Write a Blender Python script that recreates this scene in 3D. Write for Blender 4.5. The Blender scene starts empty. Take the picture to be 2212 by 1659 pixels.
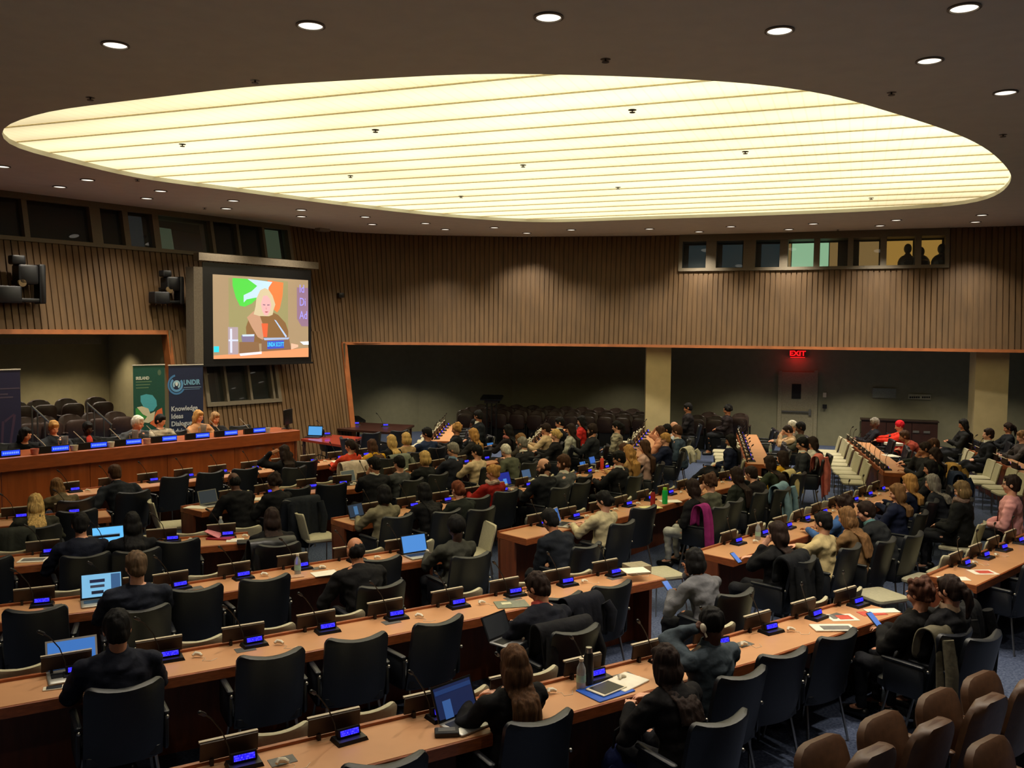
LAMP_NEAR, LAMP_FAR, LAMP_EXTRA = 300, 300, 110
import bpy, bmesh, math, random
from mathutils import Vector, Matrix
random.seed(7)
PI = math.pi
R = math.radians
sc = bpy.context.scene
COL = sc.collection
# ---------------------------------------------------------------- camera model (real 3D pin-hole, metres)
F, HC, VH, ROLL = 1950.0, 3.25, 715.0, 0.009
PITCH = math.atan((829.5 - VH) / F)
ZC = 5.80                                   # ceiling height
K = 2.5 / 2.85
def ray(u, v):
    x, y = u - 1106, -(v - 829.5)
    c, s = math.cos(ROLL), math.sin(ROLL)
    a, b = (x * c - y * s) / F, (x * s + y * c) / F
    return (a, math.cos(PITCH) + b * math.sin(PITCH), -math.sin(PITCH) + b * math.cos(PITCH))
def at(u, v, z):                            # the point at height z seen at a pixel of the photograph
    r = ray(u, v); t = (z - HC) / r[2]
    return Vector((r[0] * t, r[1] * t, z))
def pj(p):
    d = (p[0], p[1], p[2] - HC)
    zf = d[1] * math.cos(PITCH) - d[2] * math.sin(PITCH); yu = d[1] * math.sin(PITCH) + d[2] * math.cos(PITCH)
    if zf < .1: return (-9999, -9999)
    X, Y = d[0] / zf * F, yu / zf * F
    c, s = math.cos(ROLL), math.sin(ROLL)
    return (1106 + X * c + Y * s, 829.5 - (-X * s + Y * c))
def inframe(p, m=25):
    u, v = pj(p)
    return -m < u < 2212 + m and -m < v < 1659 + m
def onray(u, v, A, B):                      # the point seen at a pixel on the vertical plane through A and B (2D)
    r = ray(u, v); nx, ny = -(B[1] - A[1]), B[0] - A[0]
    t = (nx * A[0] + ny * A[1]) / (nx * r[0] + ny * r[1])
    return Vector((r[0] * t, r[1] * t, HC + r[2] * t))
# ---------------------------------------------------------------- materials
def lin(c): return tuple((x / 255 / 12.92) if x / 255 <= .04045 else ((x / 255 + .055) / 1.055) ** 2.4 for x in c)
MC = {}
def mat(name, rgb, rough=.6, metal=0.0, var=.12, scale=30.0, bump=.0, stretch=(1, 1, 1), emis=0.0, trans=0.0, alpha=1.0, spec=.5, coat=0, dist=.004, rgb2=None):
    if name in MC: return MC[name]
    m = bpy.data.materials.new(name); MC[name] = m; m.use_nodes = True
    nt = m.node_tree; b = nt.nodes['Principled BSDF']
    c = lin(rgb)
    b.inputs['Roughness'].default_value = rough; b.inputs['Metallic'].default_value = metal
    b.inputs['Specular IOR Level'].default_value = spec
    b.inputs['Coat Weight'].default_value = coat
    if trans: b.inputs['Transmission Weight'].default_value = trans
    if alpha < 1: b.inputs['Alpha'].default_value = alpha
    if emis:
        b.inputs['Emission Color'].default_value = (*c, 1); b.inputs['Emission Strength'].default_value = emis
        b.inputs['Base Color'].default_value = (*[x * .3 for x in c], 1)
        return m
    tc = nt.nodes.new('ShaderNodeTexCoord'); mp = nt.nodes.new('ShaderNodeMapping'); mp.inputs['Scale'].default_value = stretch
    no = nt.nodes.new('ShaderNodeTexNoise'); no.inputs['Scale'].default_value = scale; no.inputs['Detail'].default_value = 3
    cr = nt.nodes.new('ShaderNodeValToRGB')
    if rgb2: a, d = lin(rgb), lin(rgb2)
    else: a, d = [x * (1 - var) for x in c], [min(1, x * (1 + var)) for x in c]
    cr.color_ramp.elements[0].position = .33; cr.color_ramp.elements[1].position = .67
    cr.color_ramp.elements[0].color = (*a, 1); cr.color_ramp.elements[1].color = (*d, 1)
    L = nt.links.new
    L(tc.outputs['Object'], mp.inputs['Vector']); L(mp.outputs[0], no.inputs['Vector']); L(no.outputs['Fac'], cr.inputs[0]); L(cr.outputs[0], b.inputs['Base Color'])
    if bump:
        bp = nt.nodes.new('ShaderNodeBump'); bp.inputs['Strength'].default_value = bump; bp.inputs['Distance'].default_value = dist
        L(no.outputs['Fac'], bp.inputs['Height']); L(bp.outputs[0], b.inputs['Normal'])
    return m
def fabric(rgb, nm=None, **k):
    return mat(nm or 'fabric_%02x%02x%02x' % tuple(rgb), rgb, k.pop('rough', .85), var=k.pop('var', .2), scale=k.pop('scale', 9), bump=k.pop('bump', .8), dist=k.pop('dist', .02), spec=.2, **k)
def glow(name, rgb, s=1.0): return mat(name, rgb, emis=s)
M = dict(
 desk=mat('desk_leather_top', (194, 140, 96), .5, var=.06, scale=3, bump=.05),
 edge=mat('desk_wood_edge', (152, 80, 40), .42, var=.25, scale=14, stretch=(1, 1, 6), coat=.2),
 panel=mat('desk_wood_panel', (120, 62, 34), .45, var=.18, scale=6, stretch=(3, 3, .4)),
 rost=mat('rostrum_wood', (165, 84, 36), .38, var=.22, scale=2.2, stretch=(4, 4, .35), coat=.25),
 rostt=mat('rostrum_fascia', (158, 78, 36), .4, var=.15, scale=5, stretch=(1, 1, 5), coat=.2),
 red=mat('red_table_top', (140, 44, 28), .3, var=.1, scale=5, coat=.3),
 dwood=mat('dark_wood', (52, 26, 18), .4, var=.2, scale=5),
 blk=mat('chair_leather_navy_black', (17, 21, 29), .44, var=.12, scale=60, bump=.15, spec=.6),
 chr=mat('satin_steel', (175, 172, 165), .3, 1.0, var=.05),
 cream=fabric((182, 176, 148), 'cream_chair_fabric', scale=40, var=.06, bump=.2, dist=.002),
 brown=mat('brown_leather', (82, 54, 34), .5, var=.15, scale=25, bump=.25),
 dbrown=mat('dark_brown_leather', (54, 34, 26), .5, var=.15, scale=25, bump=.2),
 plastic=mat('black_plastic', (16, 16, 18), .4, var=.1),
 grey=mat('grey_plastic', (90, 88, 84), .5, var=.1),
 board=mat('name_board_brown', (42, 26, 20), .45, var=.2, scale=12),
 ledge=mat('name_board_edge', (190, 176, 150), .4, var=.08),
 white=mat('white_plastic', (225, 215, 190), .4, var=.04),
 paper=mat('paper', (232, 226, 208), .8, var=.04, scale=20),
 carpet=mat('blue_carpet', (62, 72, 98), .95, scale=45, bump=.5, rgb2=(98, 108, 134), spec=.1),
 plaster=mat('grey_green_plaster', (138, 134, 108), .9, var=.05, scale=6),
 plaster2=mat('sand_plaster', (150, 136, 96), .9, var=.05, scale=6),
 column=mat('column_paint', (206, 188, 140), .8, var=.04, scale=5),
 ceil=mat('ceiling_paint', (216, 214, 200), .95, var=.03, scale=4),
 slat=mat('oak_slats', (98, 73, 43), .65, var=.17, scale=3.5, stretch=(2.2, 2.2, .12), bump=.1),
 trim=mat('orange_wood_trim', (150, 86, 42), .45, var=.15, scale=5),
 frame=mat('window_frame_taupe', (106, 96, 78), .6, var=.05),
 glass=mat('window_glass', (190, 200, 200), .02, var=.02, trans=.95, spec=.4),
 clear=mat('clear_plastic', (225, 235, 240), .08, trans=.85, var=.02),
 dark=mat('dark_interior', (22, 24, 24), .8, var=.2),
)
def mat_display():
    m = mat('blue_name_display', (14, 10, 255), emis=1.0)
    nt = m.node_tree; b = nt.nodes['Principled BSDF']
    tc = nt.nodes.new('ShaderNodeTexCoord'); br = nt.nodes.new('ShaderNodeTexBrick')
    mp = nt.nodes.new('ShaderNodeMapping'); mp.inputs['Scale'].default_value = (1, 1, 1)
    br.inputs['Scale'].default_value = 80; br.inputs['Color1'].default_value = (.09, .07, 1, 1); br.inputs['Color2'].default_value = (.002, .0, .9, 1)
    br.inputs['Mortar'].default_value = (.004, .0, .75, 1); br.inputs['Mortar Size'].default_value = .03
    nt.links.new(tc.outputs['Object'], mp.inputs[0]); nt.links.new(mp.outputs[0], br.inputs['Vector']); nt.links.new(br.outputs[0], b.inputs['Emission Color'])
    b.inputs['Emission Strength'].default_value = 1.5
    return m
M['disp'] = mat_display()
# ---------------------------------------------------------------- mesh helpers: a "soup" is [verts, faces]
class MB:
    def __init__(s): s.v, s.f, s.m = [], [], []
    def add(s, vs, fs, mi=0):
        o = len(s.v); s.v += [tuple(x) for x in vs]; s.f += [tuple(i + o for i in f) for f in fs]; s.m += [mi] * len(fs); return s
    def box(s, c, d, Rm=None, mi=0, taper=1.0):
        vs = []
        for z in (-1, 1):
            k = taper if z > 0 else 1
            for x, y in ((-1, -1), (1, -1), (1, 1), (-1, 1)):
                p = Vector((x * d[0] / 2 * k, y * d[1] / 2 * k, z * d[2] / 2))
                if Rm is not None: p = Rm @ p
                vs.append(p + Vector(c))
        return s.add(vs, [(3, 2, 1, 0), (4, 5, 6, 7), (0, 1, 5, 4), (1, 2, 6, 5), (2, 3, 7, 6), (3, 0, 4, 7)], mi)
    def loft(s, rings, mi=0, cap=True):
        n = len(rings[0]); vs = [p for r in rings for p in r]; fs = []
        for i in range(len(rings) - 1):
            for j in range(n):
                k = (j + 1) % n; fs.append((i * n + j, i * n + k, (i + 1) * n + k, (i + 1) * n + j))
        if cap:
            fs.append(tuple(range(n - 1, -1, -1))); b = (len(rings) - 1) * n; fs.append(tuple(b + j for j in range(n)))
        return s.add(vs, fs, mi)
    def ell(s, c, r, Rm=None, n=14, h=9, mi=0):
        rings = []
        for i in range(h + 1):
            a = PI * (i + .02) / (h + .04); rr = []
            for j in range(n):
                t = 2 * PI * j / n
                p = Vector((r[0] * math.sin(a) * math.cos(t), r[1] * math.sin(a) * math.sin(t), -r[2] * math.cos(a)))
                if Rm is not None: p = Rm @ p
                rr.append(p + Vector(c))
            rings.append(rr)
        return s.loft(rings, mi)
    def tube(s, pts, rad, n=8, mi=0, cap=True):
        pts = [Vector(p) for p in pts]
        if not isinstance(rad, (list, tuple)): rad = [rad] * len(pts)
        rings = []; up = None
        for i, p in enumerate(pts):
            t = (pts[min(i + 1, len(pts) - 1)] - pts[max(i - 1, 0)]).normalized()
            if up is None:
                up = Vector((0, 0, 1)) if abs(t.z) < .9 else Vector((1, 0, 0))
            a = t.cross(up)
            if a.length < 1e-4: a = t.cross(Vector((1, .1, 0)))
            a.normalize(); b = a.cross(t).normalized(); up = b
            rings.append([p + (a * math.cos(2 * PI * j / n) + b * math.sin(2 * PI * j / n)) * rad[i] for j in range(n)])
        return s.loft(rings, mi, cap)
    def cap(s, p, q, r1, r2, n=12):         # tapered capsule
        p, q = Vector(p), Vector(q); d = q - p
        if d.length < 1e-5: d = Vector((0, 0, 1e-4))
        t = d.normalized(); pts = []; rad = []
        for k in (80, 50, 20): pts.append(p - t * r1 * math.sin(R(k))); rad.append(r1 * math.cos(R(k)))
        pts += [p + d * .01, p + d * .99]; rad += [r1, r2]
        for k in (20, 50, 80): pts.append(q + t * r2 * math.sin(R(k))); rad.append(r2 * math.cos(R(k)))
        return s.tube(pts, rad, n)
    def lathe(s, prof, c=(0, 0, 0), n=16, mi=0):
        c = Vector(c)
        return s.loft([[c + Vector((r * math.cos(2 * PI * j / n), r * math.sin(2 * PI * j / n), z)) for j in range(n)] for r, z in prof], mi)
    def rbox(s, c, d, r=.02, Rm=None, mi=0, n=3, axis=1):     # box with rounded outline, thin along `axis`
        if axis == 2: d = (d[0], d[2], d[1])
        hx, hz = d[0] / 2 - r, d[2] / 2 - r; o = []
        for cx, cz, a0 in ((hx, hz, 0), (-hx, hz, 90), (-hx, -hz, 180), (hx, -hz, 270)):
            for k in range(n + 1):
                a = R(a0 + 90 * k / n); o.append((cx + r * math.cos(a), cz + r * math.sin(a)))
        e = min(r, d[1] / 2) * .5; rings = []
        for y, ins in ((-d[1] / 2, e), (-d[1] / 2 + e, 0), (d[1] / 2 - e, 0), (d[1] / 2, e)):
            ring = []
            for x, z in o:
                p = Vector((x - math.copysign(min(ins, abs(x)), x), y, z - math.copysign(min(ins, abs(z)), z)))
                if axis == 2: p = Vector((p.x, -p.z, p.y))
                if axis == 0: p = Vector((p.y, -p.x, p.z))
                if Rm is not None: p = Rm @ p
                ring.append(p + Vector(c))
            rings.append(ring)
        return s.loft(rings[::-1], mi)
    def mesh(s, name, mats, smooth=True, ang=40):
        me = bpy.data.meshes.new(name); me.from_pydata(s.v, [], s.f)
        for m in (mats if isinstance(mats, (list, tuple)) else [mats]): me.materials.append(m)
        if any(s.m): me.polygons.foreach_set('material_index', s.m)
        bm = bmesh.new(); bm.from_mesh(me); bmesh.ops.recalc_face_normals(bm, faces=bm.faces); bm.to_mesh(me); bm.free()
        if smooth:
            me.polygons.foreach_set('use_smooth', [True] * len(me.polygons))
            try: me.set_sharp_from_angle(angle=R(ang))
            except Exception: pass
        me.update(); return me
    def obj(s, name, mats, parent=None, smooth=True, ang=40, **kw):
        o = bpy.data.objects.new(name, s.mesh(name, mats, smooth, ang)); COL.objects.link(o)
        if parent: o.parent = parent
        if kw: tag(o, **kw)
        return o
USED = {}
def tag(o, label=None, cat=None, group=None, kind=None):
    if label: o['label'] = label
    if cat: o['category'] = cat
    if group: o['group'] = group
    if kind: o['kind'] = kind
    return o
def empty(name, loc=(0, 0, 0), rz=0, **kw):
    o = bpy.data.objects.new(name, None); COL.objects.link(o); o.location = loc; o.rotation_euler = (0, 0, rz); o.empty_display_size = .1
    return tag(o, **kw)
def copy_tree(o, parent=None, skip=()):
    c = o.copy(); COL.objects.link(c); c.parent = parent
    for ch in list(o.children):
        if ch.name.split('.')[0] not in skip: copy_tree(ch, c, skip)
    return c
def place(proto, loc, rz, label, group=None, first={}, skip=()):
    if proto.name not in first: first[proto.name] = 1; o = proto
    else: o = copy_tree(proto, skip=skip)
    o.location = loc; o.rotation_euler = (0, 0, rz); o['label'] = label
    if group: o['group'] = group
    return o
def rotz(a): return Matrix.Rotation(a, 3, 'Z')
def rotx(a): return Matrix.Rotation(a, 3, 'X')
def roty(a): return Matrix.Rotation(a, 3, 'Y')
ORD = ['first', 'second', 'third', 'fourth', 'fifth', 'sixth', 'seventh', 'eighth', 'ninth', 'tenth', 'eleventh', 'twelfth', 'thirteenth', 'fourteenth', 'fifteenth', 'sixteenth', 'seventeenth', 'eighteenth', 'nineteenth', 'twentieth']
# ---------------------------------------------------------------- camera
cam = bpy.data.cameras.new('camera'); camo = bpy.data.objects.new('camera', cam); COL.objects.link(camo)
cam.sensor_width = 36; cam.lens = F * 36 / 2212; cam.clip_end = 200
camo.matrix_world = Matrix.Translation((0, 0, HC)) @ (Matrix.Rotation(PI / 2 - PITCH, 4, 'X') @ Matrix.Rotation(ROLL, 4, 'Z'))
sc.camera = camo
sc.view_settings.view_transform = 'Standard'; sc.view_settings.look = 'None'; sc.view_settings.gamma = 1; sc.view_settings.use_curve_mapping = False
sc.view_settings.exposure = 0.0
w = bpy.data.worlds.new('world'); sc.world = w; w.use_nodes = True
w.node_tree.nodes['Background'].inputs[0].default_value = (.5, .45, .4, 1); w.node_tree.nodes['Background'].inputs[1].default_value = .01
# ---------------------------------------------------------------- rows of desks
def v2(p): return Vector((p[0], p[1]))
class Row:
    def __init__(s, key, pts, desc, depth=.5):
        s.key, s.desc, s.depth = key, desc, depth; s.p = [v2(x) for x in pts]
        s.cum = [0]
        for a, b in zip(s.p, s.p[1:]): s.cum.append(s.cum[-1] + (b - a).length)
        s.len = s.cum[-1]
    def at(s, d):
        i = 0
        while i < len(s.p) - 2 and d > s.cum[i + 1]: i += 1
        t = (s.p[i + 1] - s.p[i]).normalized(); return s.p[i] + t * (d - s.cum[i]), t
    def pos(s, d, n, z=0):                  # d along the row, n towards the podium from the sitters' edge
        p, t = s.at(d); q = p + Vector((-t.y, t.x)) * n; return Vector((q.x, q.y, z))
    def ang(s, d): t = s.at(d)[1]; return math.atan2(t.y, t.x)     # rotation so that local +Y faces the podium
    def proj(s, P):
        best = None
        for i in range(len(s.p) - 1):
            a, b = s.p[i], s.p[i + 1]; t = (b - a).normalized(); d = (v2(P) - a).dot(t); L = (b - a).length
            dc = d if (i == 0 and d < 0) or (i == len(s.p) - 2 and d > L) else min(max(d, 0), L)
            q = a + t * dc; n = (v2(P) - a).dot(Vector((-t.y, t.x))); e = (v2(P) - q).length
            if best is None or e < best[0]: best = (e, s.cum[i] + dc, n)
        return best[1], best[2]
def ext(pts, a=0, b=0):
    pts = [v2(p) for p in pts]
    if a: pts[0] = pts[0] + (pts[0] - pts[1]).normalized() * a
    if b: pts[-1] = pts[-1] + (pts[-1] - pts[-2]).normalized() * b
    return pts
def px(*l): return [at(u, v, .75) for u, v in l]
def pol(p, deg, L): return (p[0] + math.cos(R(deg)) * L, p[1] + math.sin(R(deg)) * L)
ROWS = {}
def addrow(k, pts, desc): ROWS[k] = Row(k, pts, desc)
addrow('A1', ext(px((793, 1655), (1229, 1542), (1640, 1427), (1950, 1325)), 1.3), 'the nearest long desk')
addrow('A2', ext(px((0, 1530), (584, 1425), (1020, 1338), (1439, 1250)), .5), 'the second desk from the camera')
addrow('A3', ext(px((0, 1345), (362, 1301), (677, 1248), (955, 1203)), .5), 'the left block third desk')
addrow('A4', ext(px((64, 1221), (366, 1187), (549, 1171)), 1.1), 'the left block fourth desk')
e5 = at(240, 1116, .75)
addrow('A5', [pol(e5, 31 + 180, 2.4), e5], 'the left block fifth desk')
addrow('B6', ext(px((151, 1074), (389, 1044), (730, 1001)), 0, 1.1), 'the front desk below the rostrum')
addrow('B1', ext(px((2110, 1266), (2212, 1217)), 0, 2.0), 'the short desk at the right edge')
addrow('B2', px((1585, 1210), (1764, 1151)) + [(7.4 * K, 16.4 * K)], 'the middle block nearest desk')
addrow('B3', px((1137, 1165), (1381, 1109), (1542, 1061)) + [(4.9 * K, 17.4 * K)], 'the middle block second desk')
addrow('B4', px((762, 1135), (1097, 1077), (1249, 1043)) + [(2.4 * K, 18.5 * K)], 'the middle block third desk')
addrow('B5', px((436, 1106), (638, 1070), (773, 1055)) + [(-.15 * K, 19.6 * K)], 'the middle block fourth desk')
def crow(k, f, deg, L, desc):
    q = pol(f, deg - 90, .5); addrow(k, [q, pol(q, deg, L)], desc)
c2 = at(1907, 1021, .75)
crow('C1', (c2.x + 2.3, c2.y - .95), 78, 5.0, 'the rightmost far desk')
crow('C2', c2, 77, 5.2, 'the far right block desk beside the cream chairs')
crow('C3', at(1610, 1002, .75), 78, 5.2, 'the far desk right of the near column')
crow('C4', at(1343, 985, .75), 76.5, 4.8, 'the far desk left of the near column')
crow('C5', at(1135, 974, .75), 82, 4.4, 'the far desk at picture centre')
crow('C6', at(927, 953, .75), 89, 3.6, 'the far desk furthest left')
# ================================================================ ROOM
def struct(o): o['kind'] = 'structure'; return o
fl = MB(); fl.add([(-16, -4, 0), (19, -4, 0), (19, 32, 0), (-16, 32, 0)], [(0, 1, 2, 3)])
struct(fl.obj('floor', M['carpet'], smooth=False))
# ceiling with its big oval light well
OV = [(0, 288), (15, 268), (50, 257), (100, 241), (200, 227), (350, 209), (550, 186), (750, 174), (975, 161), (1106, 159), (1356, 165), (1500, 172), (1641, 182), (1781, 202), (1906, 237), (2056, 285), (2136, 325), (2181, 370), (2184, 390), (2172, 408), (2146, 425), (2081, 442), (1906, 455), (1636, 466), (1356, 475), (1206, 480), (1106, 478), (950, 467), (750, 445), (500, 412), (300, 385), (150, 350), (50, 325), (15, 310)]
ov = [at(u, v, ZC) for u, v in OV]
N = 120
def smoothclosed(P, N):
    L = [0]
    for a, b in zip(P, P[1:] + P[:1]): L.append(L[-1] + (b - a).length)
    Q = []
    for k in range(N):
        d = L[-1] * k / N; i = max(j for j in range(len(P)) if L[j] <= d); t = (d - L[i]) / (L[i + 1] - L[i])
        p = [P[(i + j) % len(P)] for j in (-1, 0, 1, 2)]
        Q.append(.5 * ((2 * p[1]) + (p[2] - p[0]) * t + (2 * p[0] - 5 * p[1] + 4 * p[2] - p[3]) * t * t + (-p[0] + 3 * p[1] - 3 * p[2] + p[3]) * t ** 3))
    for _ in range(2): Q = [(Q[i - 1] + Q[i] * 2 + Q[(i + 1) % N]) / 4 for i in range(N)]
    return Q
oval = smoothclosed(ov, N); cen = sum(oval, Vector()) / N
outer = []
for p in oval:
    d = p - cen; k = min(((19 if d.x > 0 else -16) - cen.x) / d.x if abs(d.x) > 1e-6 else 1e9, ((32 if d.y > 0 else -4) - cen.y) / d.y if abs(d.y) > 1e-6 else 1e9)
    outer.append(cen + d * k)
for cx, cy in ((-16, -4), (19, -4), (19, 32), (-16, 32)):
    j = min(range(N), key=lambda i: (outer[i] - Vector((cx, cy, ZC))).length); outer[j] = Vector((cx, cy, ZC))
c = MB(); fs = [(i, (i + 1) % N, N + (i + 1) % N, N + i) for i in range(N)]
c.add([tuple(p) for p in oval] + [tuple(p) for p in outer], fs)
up = [Vector((p.x, p.y, ZC + .07)) for p in oval]
c.add([tuple(p) for p in oval] + [tuple(p) for p in up], [((i + 1) % N, i, N + i, N + (i + 1) % N) for i in range(N)])
struct(c.obj('ceiling', M['ceil'], smooth=False))
# luminous stretched-fabric ceiling, one lamp; seams run along the aisle direction
lm = bpy.data.materials.new('luminous_fabric'); lm.use_nodes = True; nt = lm.node_tree; L = nt.links.new
b = nt.nodes['Principled BSDF']; b.inputs['Base Color'].default_value = (.6, .55, .4, 1); b.inputs['Roughness'].default_value = 1
tc = nt.nodes.new('ShaderNodeTexCoord'); mp = nt.nodes.new('ShaderNodeMapping'); mp.inputs['Rotation'].default_value = (0, 0, R(20.8)); L(tc.outputs['Object'], mp.inputs[0])
sx = nt.nodes.new('ShaderNodeSeparateXYZ'); L(mp.outputs[0], sx.inputs[0])
def mth(op, a, bv, clamp=False):
    n = nt.nodes.new('ShaderNodeMath'); n.operation = op; n.use_clamp = clamp
    for i, x in enumerate((a, bv)):
        if x is None: continue
        if isinstance(x, (int, float)): n.inputs[i].default_value = x
        else: L(x, n.inputs[i])
    return n.outputs[0]
fr = mth('FRACT', mth('DIVIDE', sx.outputs['Y'], .74), None)
seam = mth('GREATER_THAN', fr, .035)                    # dark seam line
bell = mth('MULTIPLY', mth('MULTIPLY', fr, mth('SUBTRACT', 1.0, fr)), 4.0)    # tubes glow strongest between the seams
rib = mth('GREATER_THAN', mth('FRACT', mth('DIVIDE', sx.outputs['X'], .16), None), .12)
nz = nt.nodes.new('ShaderNodeTexNoise'); nz.inputs['Scale'].default_value = .35; L(mp.outputs[0], nz.inputs['Vector'])
s1 = mth('MULTIPLY', mth('ADD', mth('MULTIPLY', bell, .3), .75), mth('ADD', mth('MULTIPLY', seam, .2), .8))
s2 = mth('MULTIPLY', s1, mth('ADD', mth('MULTIPLY', rib, .1), .9))
sc0 = rotz(R(20.8)) @ cen
ra = mth('POWER', mth('DIVIDE', mth('SUBTRACT', sx.outputs['X'], sc0.x), 8.6), 2.0); rb = mth('POWER', mth('DIVIDE', mth('SUBTRACT', sx.outputs['Y'], sc0.y), 6.3), 2.0)
rf = mth('SUBTRACT', 1.0, mth('MULTIPLY', mth('MULTIPLY', mth('SUBTRACT', mth('ADD', ra, rb), .62), 1.0, True), .55))
s3 = mth('MULTIPLY', mth('MULTIPLY', s2, rf), mth('ADD', mth('MULTIPLY', nz.outputs['Fac'], .6), .72))
cr = nt.nodes.new('ShaderNodeValToRGB'); cr.color_ramp.elements[0].position = .5; cr.color_ramp.elements[1].position = .95
cr.color_ramp.elements[0].color = (1.0, .82, .46, 1); cr.color_ramp.elements[1].color = (1.0, .9, .54, 1)
L(s3, cr.inputs[0]); L(cr.outputs[0], b.inputs['Emission Color']); L(mth('MULTIPLY', s3, 1.42), b.inputs['Emission Strength'])
lp = MB(); lp.add([tuple(p) for p in up], [tuple(range(N - 1, -1, -1))])
lpo = lp.obj('luminous_ceiling', lm, smooth=False, label='huge oval glowing cream ceiling light above the whole hall', cat='ceiling light')
d = (math.cos(R(-20.8)), math.sin(R(-20.8)))
# small metal strips hanging under some seams (they move with the lamp)
sm = MB()
for k in range(-12, 14):
    o0 = k * .74; base = Vector((cen.x + .0, cen.y, 0))
    nv = Vector((math.sin(R(20.8)), math.cos(R(20.8)), 0)); off = math.ceil((base.dot(nv)) / .74) * .74 + o0
    q = nv * off; hit = []
    for i in range(N):
        a, bb = up[i], up[(i + 1) % N]; da = a.dot(nv) - off; db = bb.dot(nv) - off
        if da * db < 0: hit.append(a + (bb - a) * (da / (da - db)))
    if len(hit) == 2:
        m_ = (hit[0] + hit[1]) / 2; ln = (hit[0] - hit[1]).length
        sm.box((m_.x, m_.y, ZC + .06), (ln - .06, .012, .015), rotz(R(-20.8)))
sm.obj('seam_profile', mat('seam_profile_cream', (236, 222, 180), .7), lpo, smooth=False)
# ---------------------------------------------------------------- slatted upper walls, leaning outwards towards the top
WT = [v2(p) for p in ((-12.4, 13.5), (-9.65, 17.1), (-5.55, 22.5), (-4.95, 23.35), (-4.2, 23.95), (-2.6, 24.45), (.2, 24.65), (3.57, 24.1), (6.93, 23.05), (11.86, 21.15), (17.5, 18.6))]
SH = .2
class Wall:
    def __init__(s, P):
        s.p = P; s.cum = [0]
        for a, b in zip(P, P[1:]): s.cum.append(s.cum[-1] + (b - a).length)
    def at(s, d):
        i = 0
        while i < len(s.p) - 2 and d > s.cum[i + 1]: i += 1
        t = (s.p[i + 1] - s.p[i]).normalized(); q = s.p[i] + t * (d - s.cum[i])
        def nrm(j):
            tt = (s.p[j + 1] - s.p[j]).normalized(); return Vector((tt.y, -tt.x))
        n = nrm(i); f = (d - s.cum[i]) / (s.cum[i + 1] - s.cum[i])     # blend normals so the leaning wall stays closed
        m = len(s.p) - 2
        if f > .5 and i < m: n = n.lerp(nrm(i + 1), (f - .5))
        if f < .5 and i > 0: n = n.lerp(nrm(i - 1), (.5 - f))
        return q, t, n.normalized()
    def P(s, d, z, off=0.0):
        q, t, n = s.at(d); k = max(0, ZC - z) * SH + off
        return Vector((q.x + n.x * k, q.y + n.y * k, z))
    def find(s, u, v, z0):                  # arc position whose point at height z0 projects onto column u
        best = min((abs(pj(s.P(k * s.cum[-1] / 1500, z0))[0] - u), k) for k in range(1501)); return best[1] * s.cum[-1] / 1500
W = Wall(WT)
def zat(dw, u_, v_):                        # height seen at row v on the wall at arc dw
    lo, hi = 0, 6.5
    for _ in range(30):
        m = (lo + hi) / 2
        if pj(W.P(dw, m))[1] > v_: lo = m
        else: hi = m
    return lo
def slats(mb, d0, d1, z0, z1, pitch=.128):
    n = max(1, round((d1 - d0) / pitch)); p = (d1 - d0) / n; zz = [z0, (z0 + z1) / 2, z1]
    prof = []
    for i in range(n):
        a = d0 + i * p; prof += [(a, -.03), (a + .022, -.03), (a + .026, 0), (a + p - .004, 0)]
    prof.append((d1, -.03))
    m = len(prof); vs = [W.P(a, z, o) for z in zz for a, o in prof]
    mb.add(vs, [(r * m + j, r * m + j + 1, (r + 1) * m + j + 1, (r + 1) * m + j) for r in range(2) for j in range(m - 1)])
def panelbox(mb, d0, d1, z0, z1, o0, o1, step=.6):      # a solid band that follows the wall
    n = max(1, int((d1 - d0) / step)); rings = []
    for i in range(n + 1):
        a = d0 + (d1 - d0) * i / n; rings.append([W.P(a, z0, o0), W.P(a, z0, o1), W.P(a, z1, o1), W.P(a, z1, o0)])
    mb.loft(rings)
dA = W.find(360, 711, 3.2); dWin = W.find(632, 540, 5.0); dC = W.find(652, 700, 3.4); dJ = W.find(738, 740, 2.9); dEnd = W.cum[-1]
dR0, dR1 = W.find(1467, 545, 5.3), W.find(2052, 545, 5.3)
dl0, dl1 = W.find(438, 820, 2.1), W.find(600, 820, 2.1)
ZL, ZR = 3.2, 2.9
zlw0, zlw1 = 1.62, 2.5
wl = MB()
slats(wl, 0, dWin, ZL, 4.95); slats(wl, dWin, dJ, ZL, ZC)
slats(wl, dA, dl0, 0, ZL); slats(wl, dl0, dl1, 0, zlw0); slats(wl, dl0, dl1, zlw1, ZL); slats(wl, dl1, dJ, 0, ZL)
struct(wl.obj('wall_left', M['slat'], smooth=False))
wb = MB(); slats(wb, dJ, dR0, ZR, ZC); slats(wb, dR0, dR1, ZR, 4.9); slats(wb, dR1, dEnd, ZR, ZC)
struct(wb.obj('wall_back', M['slat'], smooth=False))
t = MB(); panelbox(t, 0, dA, ZL - .09, ZL, -.15, .04); struct(t.obj('trim_1', M['trim'], smooth=False))
t = MB(); t.loft([[W.P(dA - .02, z, -.2), W.P(dA + .07, z, -.2), W.P(dA + .07, z, .03), W.P(dA - .02, z, .03)] for z in (.4, ZL)]); struct(t.obj('trim_2', M['trim'], smooth=False))
t = MB(); panelbox(t, dJ, dEnd, ZR - .04, ZR + .03, -.2, .05); struct(t.obj('trim_3', M['trim'], smooth=False))
t = MB(); t.loft([[W.P(dJ - .02, z, -.45), W.P(dJ + .16, z, -.45), W.P(dJ + .16, z, .04), W.P(dJ - .02, z, .04)] for z in (0, ZR)]); struct(t.obj('trim_4', M['trim'], smooth=False))
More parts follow.
